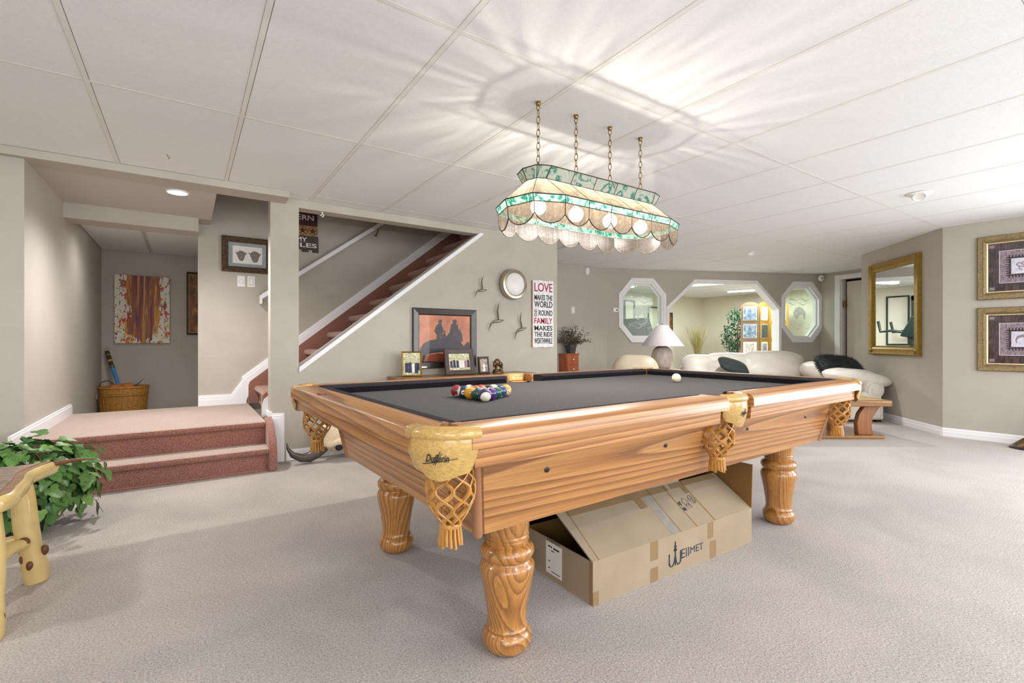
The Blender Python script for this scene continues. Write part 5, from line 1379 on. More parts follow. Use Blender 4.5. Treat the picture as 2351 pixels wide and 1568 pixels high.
for P_ in ([(hx0-0.022, 0.12), (hx0, 0.145), (hx0+0.022, 0.12)], [(hx0-0.014, 0.12), (hx0-0.014, 0.088), (hx0+0.014, 0.088), (hx0+0.014, 0.12)], [(hx0-0.007, 0.11), (hx0-0.007, 0.10), (hx0+0.007, 0.10), (hx0+0.007, 0.11), (hx0-0.007, 0.11)]):
    m.tube([(x, y, 0) for x, y in P_], 0.0010, 4)
gx = 0.705
m.tube([(gx+0.018*math.cos(2*PI*k/20), 0.125+0.022*math.sin(2*PI*k/20), 0) for k in range(20)], 0.0010, 4, closed=True)
for k in range(3): m.tube([(gx+0.016*math.cos(2*PI*k/3+0.4), 0.125+0.02*math.sin(2*PI*k/3+0.4), 0), (gx, 0.125, 0), (gx+0.017*math.cos(2*PI*k/3+1.2), 0.125+0.02*math.sin(2*PI*k/3+1.2), 0)], 0.0010, 4)
m.box(0.608, 0.082, 0, 0.626, 0.098, 0.0006); m.tube([(0.604, 0.115, 0), (0.622, 0.130, 0), (0.618, 0.108, 0), (0.606, 0.128, 0)], 0.002, 4)
obj('printed_symbols', m, M['ink'], fl_)
# front print
FT = Matrix(((1,0,0,0),(0,0,-1,0),(0,1,0,0),(0,0,0,1)))
def front_text(s_, x, z, size, fitw, **k): return text('lettering', s_, size, M['ink'], bx_, Matrix.Translation((x, -0.0006, z)) @ FT, fitw=fitw, extrude=0.0003, **k)
front_text('Ell', 0.520, 0.066, 0.055, 0.052); front_text('MET', 0.598, 0.068, 0.042, 0.088)
m = MB()
for P_ in ([(0.418, 0.085), (0.418, 0.05), (0.425, 0.034), (0.437, 0.032), (0.448, 0.045), (0.456, 0.075)], [(0.456, 0.075), (0.462, 0.045), (0.473, 0.032), (0.485, 0.036), (0.490, 0.05), (0.490, 0.085)], [(0.456, 0.032), (0.456, 0.13)], [(0.448, 0.098), (0.456, 0.086), (0.464, 0.098)], [(0.450, 0.108), (0.456, 0.118), (0.462, 0.108)]):
    m.tube([(x, -0.0008, z) for x, z in P_], 0.0026, 5)
m.ball((0.456, -0.0008, 0.098), (0.007, 0.0006, 0.012), 8, 6); m.ball((0.418, -0.0008, 0.045), (0.005, 0.0006, 0.006), 8, 6); m.ball((0.490, -0.0008, 0.045), (0.005, 0.0006, 0.006), 8, 6)
obj('chandelier_logo', m, M['ink'], bx_)
for (x0, z0, x1, z1) in ((0.305, 0.085, 0.350, 0.159), (0.305, 0.0, 0.350, 0.055), (0.675, 0.09, 0.715, 0.159), (0.690, 0.0, 0.735, 0.075), (0.0, 0.0, 0.028, 0.05)):
    obj('tape', MB().box(x0, -0.0007, z0, x1, 0, z1), M['tape'], bx_)
obj('tape', MB().box(-0.0007, 0.0, 0.0, 0.0, 0.02, 0.155), M['tape'], bx_)
# shipping label on the end wall
lb = obj('shipping_label', MB().box(-0.0010, 0.175, 0.020, 0.0, 0.275, 0.145), M['paper'], bx_)
m = MB()
for (y0, y1, z0, z1) in ((0.235, 0.262, 0.126, 0.131), (0.19, 0.228, 0.124, 0.130), (0.222, 0.240, 0.112, 0.116), (0.248, 0.258, 0.068, 0.072), (0.25, 0.26, 0.04, 0.044), (0.185, 0.24, 0.03, 0.033)): m.box(-0.0014, y0, z0, -0.0010, y1, z1)
o = obj('label_print', m, M['inkblack'], lb); o['kind'] = 'stuff'
m = MB()
for k in range(7): m.box(-0.0008, 0.19+0.012*k, 0.150, 0.0, 0.196+0.012*k, 0.156)
obj('carton_print', m, M['brownwood'], bx_)
# black trunk behind the carton
tr = thing('black_case', 'black flight case behind the carton under the table', 'case', (1.60, 2.02, 0))
obj('body', MB().box(-0.41, -0.19, 0.02, 0.41, 0.19, 0.36), M['black'], tr, bevel=0.006)
obj('lid', MB().box(-0.412, -0.192, 0.365, 0.412, 0.192, 0.42), M['black'], tr, bevel=0.006)
for sx_ in (-1, 1):
    for z in (0.05, 0.34): obj('corner_cap', MB().ball((sx_*0.40, -0.185, z), (0.022, 0.014, 0.022), 10, 8), M['brass'], tr, smooth=60)
obj('latch', MB().box(0.18, -0.20, 0.33, 0.22, -0.188, 0.40), M['brass'], tr)
for sx_ in (-0.35, 0.35):
    for sy_ in (-0.14, 0.14): obj('foot', MB().box(sx_-0.02, sy_-0.02, 0, sx_+0.02, sy_+0.02, 0.02), M['black'], tr)
# ================================================================ FAR WALL AND SEATING
def vf(d, r, z=0.0):   # seating axes -> world
    c, s_ = math.cos(R(55.85)), math.sin(R(55.85))
    return (c*d+s_*r, s_*d-c*r, z)
wall_plate('wall_switch', 'white toggle switch above the little drawer tower', 'switch', (4.785, 5.43, 1.425), 0, 'toggle', 0.062, 0.10)
th_ = thing('thermostat', 'small white thermostat left of the first octagon window', 'thermostat', (0, 0, 0)); on_far(th_)
sth = fs_of_u(1413)
obj('case', MB().box(sth-0.045, -0.022, 1.425, sth+0.045, 0, 1.49), M['white'], th_, bevel=0.004); obj('display', MB().box(sth+0.005, -0.0228, 1.445, sth+0.030, -0.022, 1.465), M['inkblack'], th_)
ms = thing('motion_sensor', 'white oval motion sensor high on the far wall', 'sensor', (5.06, 5.43, 2.03))
obj('dome', MB().ball((0, -0.012, 0), (0.040, 0.035, 0.062), 18, 12), M['white'], ms, smooth=60); obj('backplate', MB().box(-0.03, -0.006, -0.05, 0.03, 0, 0.05), M['white'], ms, bevel=0.003)
ms = thing('corner_sensor', 'small white sensor in the corner beside the door', 'sensor', (8.90, 3.80, 2.03), R(-45))
obj('dome', MB().ball((0, -0.02, 0), (0.045, 0.04, 0.055), 18, 12), M['white'], ms, smooth=60); obj('lens', MB().ball((0, -0.052, -0.005), (0.022, 0.012, 0.022), 12, 8), M['nickel'], ms, smooth=60); obj('neck', MB().box(-0.015, -0.01, -0.02, 0.015, 0.05, 0.02), M['white'], ms)
# drawer tower and plant
dt = thing('drawer_tower', 'narrow orange-stained drawer tower against the far wall', 'cabinet', (4.51, 5.245, 0))
obj('body', MB().box(0, 0.004, 0.0, 0.225, 0.18, 0.765), M['cherry'], dt, bevel=0.002)
obj('top', MB().box(-0.012, -0.008, 0.765, 0.237, 0.184, 0.782), M['cherry'], dt, bevel=0.003)
for k in range(5):
    z0 = 0.05+0.142*k
    d_ = obj('drawer', MB().box(0.015, -0.006, z0, 0.21, 0.006, z0+0.128), M['cherry'], dt, bevel=0.003)
    c_ = MB(); c_.M = Matrix.Translation((0.1125, -0.006, z0+0.07)) @ Matrix.Rotation(R(90), 4, 'X'); c_.lathe([(0.030, 0), (0.028, 0.008), (0.018, 0.016), (0, 0.018)], 18, a0=PI*0.0, a1=PI)
    obj('cup_pull', c_, M['silver'], d_, smooth=60)
pp = thing('potted_shrub', 'small olive-brown shrub in a charcoal pot on the drawer tower', 'plant', (4.63, 5.30, 0.782))
obj('pot', MB().lathe([(0, 0), (0.062, 0), (0.080, 0.10), (0.088, 0.10), (0.088, 0.125), (0.078, 0.125), (0.074, 0.11), (0, 0.11)], 8), M['pot'], pp)
random.seed(31); m = MB(); st2 = MB()
for k in range(46):
    a = random.uniform(0, 2*PI); e = random.uniform(0.25, 1.45); L = random.uniform(0.20, 0.36)
    tip = Vector((math.cos(a)*math.cos(e)*L*0.95, math.sin(a)*math.cos(e)*L*0.55-0.02, 0.11+math.sin(e)*L*0.85))
    if tip.y > 0.10: tip.y = 0.10
    st2.tube([(0, 0, 0.10), tuple(Vector((tip.x*0.4, tip.y*0.4, 0.11+(tip.z-0.11)*0.55))), tuple(tip)], [0.003, 0.002, 0.001], 4)
    for q in range(22):
        t_ = random.uniform(0.35, 1.05); p = Vector((tip.x*t_, tip.y*t_, 0.11+(tip.z-0.11)*t_))+Vector((random.uniform(-.03,.03), random.uniform(-.03,.03), random.uniform(-.02,.02)))
        n_ = Vector((random.uniform(-1,1), random.uniform(-1,1), random.uniform(-.3,1))).normalized(); u_ = n_.orthogonal().normalized(); w_ = n_.cross(u_); s_ = random.uniform(0.010, 0.018)
        m.add([tuple(p-u_*s_), tuple(p+w_*s_*0.5), tuple(p+u_*s_), tuple(p-w_*s_*0.5)], [(0, 1, 2, 3)])
o = obj('foliage', m, M['dryplant'], pp, recalc=False); o['kind'] = 'stuff'
o = obj('stems', st2, M['stem'], pp); o['kind'] = 'stuff'

# ---- soft leather forms
def pillow(w, d, h, nu=18, nv=14, puff=1.0, crease=0.0, seed=0):
    """closed cushion centred at origin, rounded box with a puffed face"""
    m = MB(); vs = []; fs = []
    def prof(t): return max(0.0, 1-abs(2*t-1)**2.6)**0.62
    for sgn in (1, -1):
        for j in range(nv+1):
            for i in range(nu+1):
                u, v = i/nu, j/nv; k = prof(u)*prof(v)
                cu, cv = 2*u-1, 2*v-1; x = w/2*cu*math.sqrt(1-0.36*cv*cv*cv*cv); y = d/2*cv*math.sqrt(1-0.36*cu*cu*cu*cu)
                z = sgn*h/2*(0.10+0.90*k*puff)
                z += crease*mnoise.noise(Vector((x*5+seed, y*9, seed+sgn)))
                vs.append((x, y, z))
    n = (nu+1)*(nv+1)
    for s_ in (0, 1):
        for j in range(nv):
            for i in range(nu):
                a = s_*n+j*(nu+1)+i; q = (a, a+1, a+nu+2, a+nu+1); fs.append(q if s_ == 0 else q[::-1])
    loop = [i for i in range(nu+1)]+[(j)*(nu+1)+nu for j in range(1, nv+1)]+[nv*(nu+1)+i for i in range(nu-1, -1, -1)]+[j*(nu+1) for j in range(nv-1, 0, -1)]
    for a, b in zip(loop, loop[1:]+loop[:1]): fs.append((a, a+n, b+n, b))
    return m.add(vs, fs)
def placed(mb, loc, rot=(0, 0, 0)):
    from mathutils import Euler
    Mx = Matrix.Translation(loc) @ Euler(rot).to_matrix().to_4x4(); mb.v = [tuple(Mx @ Vector(p)) for p in mb.v]; return mb
LW = M['leather_white']
# sectional sofa; local x along r, local y along d
so = thing('leather_sectional', 'ivory leather sectional sofa under the far windows', 'sofa', vf(5.65, 4.38), RT)
# right wing: x -0.98..0, y 0..1.75
obj('base', MB().box(-0.92, 0.0, 0.03, 0.0, 1.75, 0.26), LW, so, bevel=0.02, seg=3)
obj('base', MB().box(-1.74, 1.20, 0.03, -0.92, 1.95, 0.26), LW, so, bevel=0.02, seg=3)
sc_ = MB(); sc_.M = Matrix.Translation((-0.10, 0.16, 0.385)) @ Matrix.Rotation(R(90), 4, 'X')
sc_.lathe([(0.0, 0.17), (0.085, 0.17), (0.105, 0.16), (0.115, 0.13), (0.115, -0.10), (0, -0.12)], 32)
obj('arm_roll', sc_, LW, so, smooth=50)
scr = []
for k in range(30):
    a = R(200)-k*R(14); r_ = 0.098-0.0018*k; scr.append((-0.10+r_*math.cos(a), -0.012, 0.385+r_*math.sin(a)))
obj('arm_piping', MB().tube(scr, 0.006, 6), LW, so, smooth=60)
obj('arm_panel', MB().box(-0.92, -0.005, 0.03, -0.02, 0.15, 0.36), LW, so, bevel=0.03, seg=3)
obj('seat_cushion', placed(pillow(0.80, 0.85, 0.20, crease=0.01, seed=3), (-0.52, 0.45, 0.33)), LW, so, smooth=70)
obj('seat_cushion', placed(pillow(0.80, 0.80, 0.20, crease=0.01, seed=5), (-0.52, 1.15, 0.33)), LW, so, smooth=70)
obj('seat_cushion', placed(pillow(0.92, 0.70, 0.20, crease=0.01, seed=6), (-1.38, 1.45, 0.33)), LW, so, smooth=70)
obj('arm_pillow', placed(pillow(0.74, 0.40, 0.20, crease=0.02, seed=7), (-0.19, 0.19, 0.515), (R(4), R(8), 0)), LW, so, smooth=70)
obj('back_cushion', placed(pillow(0.42, 1.05, 0.30, crease=0.03, seed=9), (-0.02, 0.95, 0.515), (0, R(30), 0)), LW, so, smooth=70)
obj('back_cushion', placed(pillow(0.95, 0.50, 0.32, crease=0.03, seed=12), (-0.46, 1.62, 0.585), (R(64), 0, R(-12))), LW, so, smooth=70)
obj('back_cushion', placed(pillow(0.88, 0.48, 0.30, crease=0.03, seed=15), (-1.02, 1.72, 0.560), (R(66), 0, R(4))), LW, so, smooth=70)
obj('back_cushion', placed(pillow(0.60, 0.46, 0.30, crease=0.03, seed=18), (-1.47, 1.74, 0.540), (R(66), 0, R(8))), LW, so, smooth=70)
obj('back_frame', MB().box(-1.74, 1.84, 0.05, 0.0, 1.98, 0.58), LW, so, bevel=0.06, seg=4)
obj('back_frame', MB().box(-0.03, 0.25, 0.05, 0.10, 1.90, 0.52), LW, so, bevel=0.05, seg=4)
for (x_, y_) in ((-0.88, 0.06), (-0.04, 0.06), (-1.80, 1.9), (-0.04, 1.9)): obj('foot', MB().box(x_-0.03, y_-0.03, 0, x_+0.03, y_+0.03, 0.035), M['blackwood'], so)
# fur cushion
fc = thing('fur_cushion', 'black long-haired fur cushion on the right end of the sofa', 'cushion', vf(6.12, 4.18, 0.625), RT)
core = placed(pillow(0.52, 0.40, 0.20), (0, 0, 0), (R(38), R(6), 0)); obj('core', core, M['fur'], fc, smooth=70)
random.seed(8); m = MB()
for p in core.v:
    P_ = Vector(p); d0 = P_.normalized()
    for q in range(11):
        d_ = (d0+Vector((random.uniform(-.7,.7), random.uniform(-.7,.7), random.uniform(-.7,.7)))).normalized(); L = random.uniform(0.025, 0.055)
        b_ = P_+Vector((random.uniform(-.015,.015), random.uniform(-.015,.015), random.uniform(-.01,.01))); s_ = d_.orthogonal().normalized()*0.003
        e_ = b_+d_*L+Vector((0, 0, -0.012))
        m.add([tuple(b_-s_), tuple(b_+s_), tuple(e_)], [(0, 1, 2)])
o = obj('fur', m, M['fur'], fc, recalc=False); o['kind'] = 'stuff'
vc = thing('velvet_cushion', 'flat dark green cushion at the left end of the sofa back', 'cushion', vf(6.98, 3.22, 0.60), RT)
obj('cover', placed(pillow(0.44, 0.34, 0.13), (0, 0, 0), (R(32), R(16), 0)), M['velvet'], vc, smooth=70)
# armchair
ac = thing('leather_armchair', 'cream leather armchair whose rounded back shows left of the table lamp', 'armchair', vf(6.02, 1.56), RT)
obj('base', MB().box(-0.33, -0.35, 0.04, 0.33, 0.40, 0.30), LW, ac, bevel=0.03, seg=3)
obj('seat_cushion', placed(pillow(0.46, 0.60, 0.20), (0, 0.05, 0.36)), LW, ac, smooth=70)
obj('backrest', placed(pillow(0.62, 0.62, 0.30, crease=0.02, seed=2), (0.06, 0.25, 0.47), (R(80), 0, 0)), plain('tan_cream_leather', 'd9c9b0', 0.4, 0, 0.06, 8, 0.2, 14), ac, smooth=70)
for s_ in (-1, 1):
    obj('armrest', placed(pillow(0.20, 0.70, 0.26), (s_*0.30, 0.0, 0.42)), LW, ac, smooth=70)
    for y_ in (-0.3, 0.34): obj('foot', MB().box(s_*0.28-0.025, y_-0.025, 0, s_*0.28+0.025, y_+0.025, 0.045), M['blackwood'], ac)
# lamp on an end table
et = thing('end_table', 'small dark wooden end table under the lilac-shaded lamp', 'table', (5.45, 4.33, 0), RT)
obj('top', MB().box(-0.20, -0.20, 0.555, 0.20, 0.20, 0.58), M['walnut'], et, bevel=0.004)
for sx_ in (-1, 1):
    for sy_ in (-1, 1): obj('leg', MB().box(sx_*0.17-0.018, sy_*0.17-0.018, 0, sx_*0.17+0.018, sy_*0.17+0.018, 0.555), M['walnutZ'], et)
obj('shelf', MB().box(-0.17, -0.17, 0.15, 0.17, 0.17, 0.17), M['walnut'], et)
tl = thing('table_lamp', 'table lamp with pale lilac cone shade and ribbed ceramic base', 'lamp', (5.45, 4.33, 0.58))
prof = [(0.085, 0.0), (0.095, 0.006), (0.115, 0.03), (0.135, 0.09), (0.140, 0.16), (0.132, 0.22), (0.112, 0.27), (0.08, 0.30), (0.045, 0.315), (0.03, 0.33)]
obj('body', MB().lathe(prof, 40), M['lampbase'], tl, smooth=60)
m = MB()
for k in range(22):
    pts = []
    for i in range(13):
        z = 0.03+0.25*i/12; r_ = 0.0
        for (ra, za), (rb, zb_) in zip(prof, prof[1:]):
            if za <= z <= zb_: r_ = ra+(rb-ra)*(z-za)/(zb_-za)
        a = 2*PI*k/22+(1.0 if k % 2 else -1.0)*(z-0.15)*3.2; pts.append(((r_+0.001)*math.cos(a), (r_+0.001)*math.sin(a), z))
    m.tube(pts, 0.0035, 5)
obj('ribbing', m, M['lampbase'], tl, smooth=60)
obj('shade', MB().lathe([(0.287, 0.315), (0.075, 0.600), (0.073, 0.600), (0.284, 0.315)], 48), M['shade'], tl, smooth=60)
obj('stem', MB().tube([(0, 0, 0.32), (0, 0, 0.62)], 0.006, 8), M['nickel'], tl); obj('finial', MB().ball((0, 0, 0.622), 0.010, 10, 8), M['nickel'], tl, smooth=60)
obj('spider', MB().tube([(-0.073, 0, 0.598), (0.073, 0, 0.598)], 0.003, 6).tube([(0, -0.073, 0.598), (0, 0.073, 0.598)], 0.003, 6), M['nickel'], tl)
# coffee table
ct = thing('coffee_table', 'wooden coffee table with curved slab legs in front of the sofa', 'coffee table', vf(4.66, 3.72), RT)
obj('top', MB().prism([(-1.10, 0.0), (-0.03, 0.0), (0.0, 0.03), (0.0, 0.64), (-0.03, 0.67), (-1.10, 0.67)], 'z', 0.320, 0.378), M['walnut'], ct, bevel=0.012, seg=3)
obj('top_inset', MB().box(-1.05, 0.06, 0.378, -0.06, 0.61, 0.380), plain('buff_leather_top', 'b89a62', 0.6, 0, 0.06, 20), ct)
obj('base_plate', MB().prism([(-1.08, 0.02), (-0.09, 0.02), (-0.06, 0.05), (-0.06, 0.62), (-0.09, 0.65), (-1.08, 0.65)], 'z', 0.0, 0.032), M['walnut'], ct, bevel=0.006)
def cleg(x, y0, y1):
    pts = [(x-0.17, 0.032), (x-0.02, 0.032), (x-0.035, 0.12), (x-0.025, 0.20), (x+0.02, 0.27), (x+0.06, 0.32), (x-0.10, 0.32), (x-0.155, 0.24), (x-0.18, 0.15)]
    return MB().prism(pts, 'y', y0, y1)
obj('leg', cleg(-0.13, 0.08, 0.14), M['walnutZ'], ct, bevel=0.006); obj('leg', cleg(-0.13, 0.50, 0.56), M['walnutZ'], ct, bevel=0.006)
obj('leg', MB().box(-0.42, 0.30, 0.032, -0.33, 0.36, 0.32), M['walnutZ'], ct, bevel=0.004); obj('leg', MB().box(-0.99, 0.30, 0.032, -0.90, 0.36, 0.32), M['walnutZ'], ct, bevel=0.004)
# ================================================================ RIGHT WALLS
md = Vector((MBp[0]-MA[0], MBp[1]-MA[1])).normalized(); mc = Vector((6.9085, 2.1485)); mn = Vector((-md.y, md.x))
mr = thing('gilt_mirror', 'tall gilt-framed mirror on the angled wall', 'mirror', (mc.x+mn.x*0.001, mc.y+mn.y*0.001, 1.358), math.atan2(-md.y, -md.x))
MW, MH = 0.985, 1.125
obj('frame', rect_loops(MW, MH, [(0, 0), (0, 0.035), (0.010, 0.042), (0.030, 0.036), (0.070, 0.038), (0.088, 0.030), (0.100, 0.020), (0.108, 0.010)]), M['gold'], mr, smooth=25)
obj('glass', flat(-MW/2+0.10, -MH/2+0.10, MW/2-0.10, MH/2-0.10, -0.008, 0.004), M['mirror'], mr)
gb = rect_loops(MW-0.208, MH-0.208, [(0, 0.0118), (0, 0.0124), (0.02, 0.0134), (0.02, 0.0118)])
for sx_ in (-1, 1):
    for sz_ in (-1, 1):
        b = MB(); b.M = Matrix.Translation((sx_*(MW/2-0.05), -0.038, sz_*(MH/2-0.05))) @ Matrix.Rotation(R(90), 4, 'X'); b.lathe([(0.034, 0), (0.032, 0.006), (0.018, 0.008), (0.012, 0.012), (0, 0.012)], 8)
        obj('corner_rosette', b, M['gold'], mr, smooth=30)
ed = Vector((EA[0]-EB[0], EA[1]-EB[1])).normalized(); en = Vector((-ed.y, ed.x))
def art(label, zc, upper):
    yc = 1.02; k = (yc-EA[1])/ed.y; x = EA[0]+ed.x*k
    t_ = thing('framed_art', label, 'picture', (x+en.x*0.001, yc+en.y*0.001, zc), math.atan2(-ed.y, -ed.x), 'gilt framed prints on the right wall')
    S = 0.605
    obj('frame', rect_loops(S, S, [(0, 0), (0, 0.022), (0.008, 0.030), (0.030, 0.026), (0.048, 0.030), (0.060, 0.018), (0.066, 0.012)]), M['bronze_gold'], t_, smooth=25)
    obj('slip', rect_loops(S-0.132, S-0.132, [(0, 0.012), (0, 0.014), (0.010, 0.010), (0.010, 0.006)]), plain('pale_gold_slip', 'd9c79a', 0.35, 0.4) if upper else bpy.data.materials['pale_gold_slip'], t_)
    pr = obj('print', flat(-0.24, -0.24, 0.24, 0.24, -0.006), M['tribal_dark'], t_)
    obj('mauve_square', flat(-0.150, -0.150, 0.150, 0.150, -0.0072), M['tribal_mauve'], pr)
    obj('border_line', rect_loops(0.306, 0.306, [(0, 0.0084), (0, 0.009), (0.005, 0.009), (0.005, 0.0084)]), M['tribal_pale'], pr)
    obj('dark_square', flat(-0.088, -0.088, 0.088, 0.088, -0.0084), M['tribal_dark'], pr)
    m = MB()
    for q in range(9):
        p = -0.084+0.021*q
        m.box(p-0.004, -0.0098, 0.080, p+0.004, -0.0084, 0.106); m.box(p-0.004, -0.0098, -0.106, p+0.004, -0.0084, -0.080); m.box(0.080, -0.0098, p-0.004, 0.106, -0.0084, p+0.004); m.box(-0.106, -0.0098, p-0.004, -0.080, -0.0084, p+0.004)
    o_ = obj('fringe', m, M['inkblack'], pr); o_['kind'] = 'stuff'
    obj('pale_square', flat(-0.072, -0.072, 0.072, 0.072, -0.0096), M['tribal_pale'], pr)
    m = MB()
    if upper:
        for (cx_, cz_) in ((-0.02, 0.012), (0.015, 0.02), (-0.005, -0.02)): m.tube([(cx_+0.017*math.cos(a*PI/5), -0.011, cz_+0.014*math.sin(a*PI/5)) for a in range(9)], 0.005, 5)
    else: m.tube([(-0.035, -0.011, -0.035), (-0.042, -0.011, -0.01), (-0.03, -0.011, 0.02), (0.0, -0.011, 0.032), (0.03, -0.011, 0.02), (0.034, -0.011, -0.02)], [0.003, 0.005, 0.010, 0.013, 0.012, 0.007], 6, flat=1.0)
    for i in range(len(m.v)): m.v[i] = (m.v[i][0], -0.0108-0.0004*(m.v[i][1] < -0.011), m.v[i][2])
    obj('animal_motif', m, M['tribal_mauve'], pr)
    for sx_ in (-1, 1):
        for sz_ in (-1, 1): obj('corner_square', flat(sx_*0.20-0.018, sz_*0.20-0.014, sx_*0.20+0.018, sz_*0.20+0.014, -0.0072), M['tribal_mauve'], pr)
    return t_
art('upper gilt-framed plum art print on the right wall', 1.655, True)
art('lower gilt-framed plum art print on the right wall', 0.975, False)
# bronze foot at the right edge
bz = thing('bronze_sculpture', 'dark bronze sculpture base cut by the right edge of the view', 'sculpture', (6.17, 0.885, 0), R(-84))
m = MB()
def bzp(u, v):
    a = 2*PI*u; r_ = (0.17*(1-v)**0.7+0.012)*(1+0.12*math.sin(3*a)+0.06*math.sin(7*a+2))
    return (r_*math.cos(a), 0.6*r_*math.sin(a), 0.13*v+0.012*math.sin(5*a)*v)
m.grid(bzp, 28, 10); obj('rock', m, M['bronze'], bz, smooth=60)
obj('plinth', MB().lathe([(0, 0), (0.185, 0), (0.185, 0.018), (0.165, 0.022), (0, 0.022)], 28, sy=0.62), M['blackwood'], bz, smooth=40)
m = MB().tube([(0.0, 0, 0.10), (0.03, 0, 0.20), (0.01, 0, 0.30), (0.05, 0, 0.40)], [0.03, 0.025, 0.03, 0.012], 10); m.tube([(0.03, 0, 0.20), (0.10, 0.02, 0.30), (0.14, 0.02, 0.28)], [0.02, 0.012, 0.003], 8); obj('figure', m, M['bronze'], bz, smooth=60)
# ================================================================ CEILING FITTINGS
def eyeball(label, x, y, rz, power, spot=80):
    t_ = thing('eyeball_light', label, 'ceiling light', (x, y, 2.105), rz)
    obj('trim_ring', MB().lathe([(0.052, 0.0), (0.085, -0.001), (0.082, -0.006), (0.055, -0.010), (0.052, 0.0)], 28), M['white'], t_, smooth=40)
    b = MB(); b.M = Matrix.Rotation(R(38), 4, 'Y'); b.lathe([(0.0, 0.02), (0.05, 0.018), (0.054, 0.0), (0.048, -0.030), (0.040, -0.040), (0.036, -0.030), (0.0, -0.024)], 24)
    obj('eyeball', b, M['white'], t_, smooth=40)
    g = MB(); g.M = Matrix.Rotation(R(38), 4, 'Y'); g.lathe([(0.0, -0.028), (0.034, -0.029)], 20)
    obj('lens', g, M['can_glow'] if power else M['disc_glow'], t_)
    return t_
eyeball('unlit white eyeball downlight in the ceiling at the right', 4.73, 1.316, R(20), 0)
eyeball('lit white eyeball downlight in the ceiling before the sofa', 5.975, 3.377, R(200), 1)
light('eyeball_beam', 'SPOT', (5.93, 3.36, 2.045), 95, NEUT, 0.04, None, (R(12), 0, R(60)), 130, 0.6)
for k, (lab, x, y) in enumerate((('round flush downlight in the soffit over the landing', -0.055, 4.22),)):
    t_ = thing('recessed_light', lab, 'ceiling light', (x, y+0.12, 2.062))
    obj('lens', MB().lathe([(0.0, -0.004), (0.062, -0.004), (0.062, 0.0)], 32), M['can_glow'], t_); obj('trim_ring', MB().lathe([(0.062, 0.0), (0.075, 0.0), (0.074, -0.006), (0.062, -0.008), (0.062, 0.0)], 32), M['white'], t_, smooth=40)
    light('recessed_beam', 'SPOT', (x, y+0.12, 2.04), 110, NEUT, 0.06, None, (0, 0, 0), 150, 0.8)
t_ = thing('recessed_light', 'flush round downlight added unseen behind the second beam to brighten the nook', 'ceiling light', (-0.36, 5.62, 2.022))
obj('lens', MB().lathe([(0.0, -0.004), (0.05, -0.004), (0.05, 0.0)], 32), M['can_glow'], t_); obj('trim_ring', MB().lathe([(0.05, 0.0), (0.062, 0.0), (0.061, -0.006), (0.05, -0.008), (0.05, 0.0)], 32), M['white'], t_, smooth=40)
light('recessed_beam', 'SPOT', (-0.36, 5.62, 2.005), 22, NEUT, 0.05, None, (0, 0, 0), 165, 0.9)  # added lamp, hidden by the beam, lifts the dark nook
hk2 = thing('ceiling_hook', 'tiny metal hook in the ceiling tile above the landing beam', 'hook', (-0.096, 3.642, 2.107))
obj('eye', MB().tube([(0, 0, 0), (0.0, 0, -0.012), (0.010, 0, -0.02), (0.004, 0, -0.028)], 0.002, 6), M['brass'], hk2, smooth=60)
# ================================================================ EXERCISE ROOM
def fixture(label, x, y, rz, L=1.2):
    t_ = thing('fluorescent_fixture', label, 'ceiling light', (x, y, 2.1065), rz, 'fluorescent fixtures in the exercise room')
    obj('housing', MB().box(-0.07, -L/2, -0.03, 0.07, L/2, 0.0), M['white'], t_, bevel=0.004)
    obj('diffuser', MB().prism([(-0.062, -0.03), (0.062, -0.03), (0.05, -0.055), (-0.05, -0.055)], 'y', -L/2+0.01, L/2-0.01), M['tube_glow'], t_)
    light('fluorescent_glow', 'AREA', (x, y, 2.04), 46, (0.93, 1.0, 0.96), 0.12, 1.15, (0, 0, rz))
fixture('fluorescent fixture on the exercise room ceiling, nearest the opening', 8.3, 5.75, R(20))
fixture('fluorescent fixture on the exercise room ceiling, by the back wall', 10.2, 5.6, R(20))
fixture('fluorescent fixture over the treadmill', 6.9, 6.7, R(90))
# photo screen
ps = thing('photo_screen', 'folding ochre screen with arched panels of photographs in the exercise room', 'folding screen', (10.72, 5.42, 0))
def spanel(p0_, p1_, mats, frame):
    a = Vector(p0_); b = Vector(p1_); L = (b-a).length; ang = math.atan2(b.y-a.y, b.x-a.x)
    Mx = Matrix.Translation((a.x, a.y, 0)) @ Matrix.Rotation(ang, 4, 'Z')
    pts = [(0, 0), (L, 0)]+[(L/2+L/2*math.cos(PI*k/10), 1.72+0.10*math.sin(PI*k/10)) for k in range(11)]
    m = MB(); m.M = Mx; m.prism(pts, 'y', 0.0, 0.02); pn = obj('panel', m, frame, ps)
    for k, mt in enumerate(mats):
        z0 = 1.42-0.385*k; w_ = L*0.36
        q = MB(); q.M = Mx; q.box(L/2-w_, -0.004, z0, L/2+w_, 0.0, z0+0.30); obj('mat_board', q, M['paper'], pn)
        q = MB(); q.M = Mx; i_ = 0.0 if k in (0, 1) else 0.3; q.box(L/2-w_*(1-i_)+0.008, -0.006, z0+0.008+0.1*i_, L/2+w_*(1-i_)-0.008, -0.004, z0+0.292-0.1*i_); obj('photograph', q, M[mt], pn)
spanel((-0.62, 0.50), (-0.46, 0.17), ('photo_blue', 'photo_blue', 'photo_pale', 'photo_dark'), plain('taupe_screen_frame', '8d7358', 0.5, 0, 0.1, 20))
spanel((-0.44, 0.17), (-0.05, 0.18), ('photo_pale', 'photo_dark', 'photo_blue', 'photo_dark'), M['ochre'])
spanel((-0.05, 0.18), (0.08, -0.18), ('photo_dark', 'photo_pale', 'photo_gold', 'photo_blue'), M['ochre'])
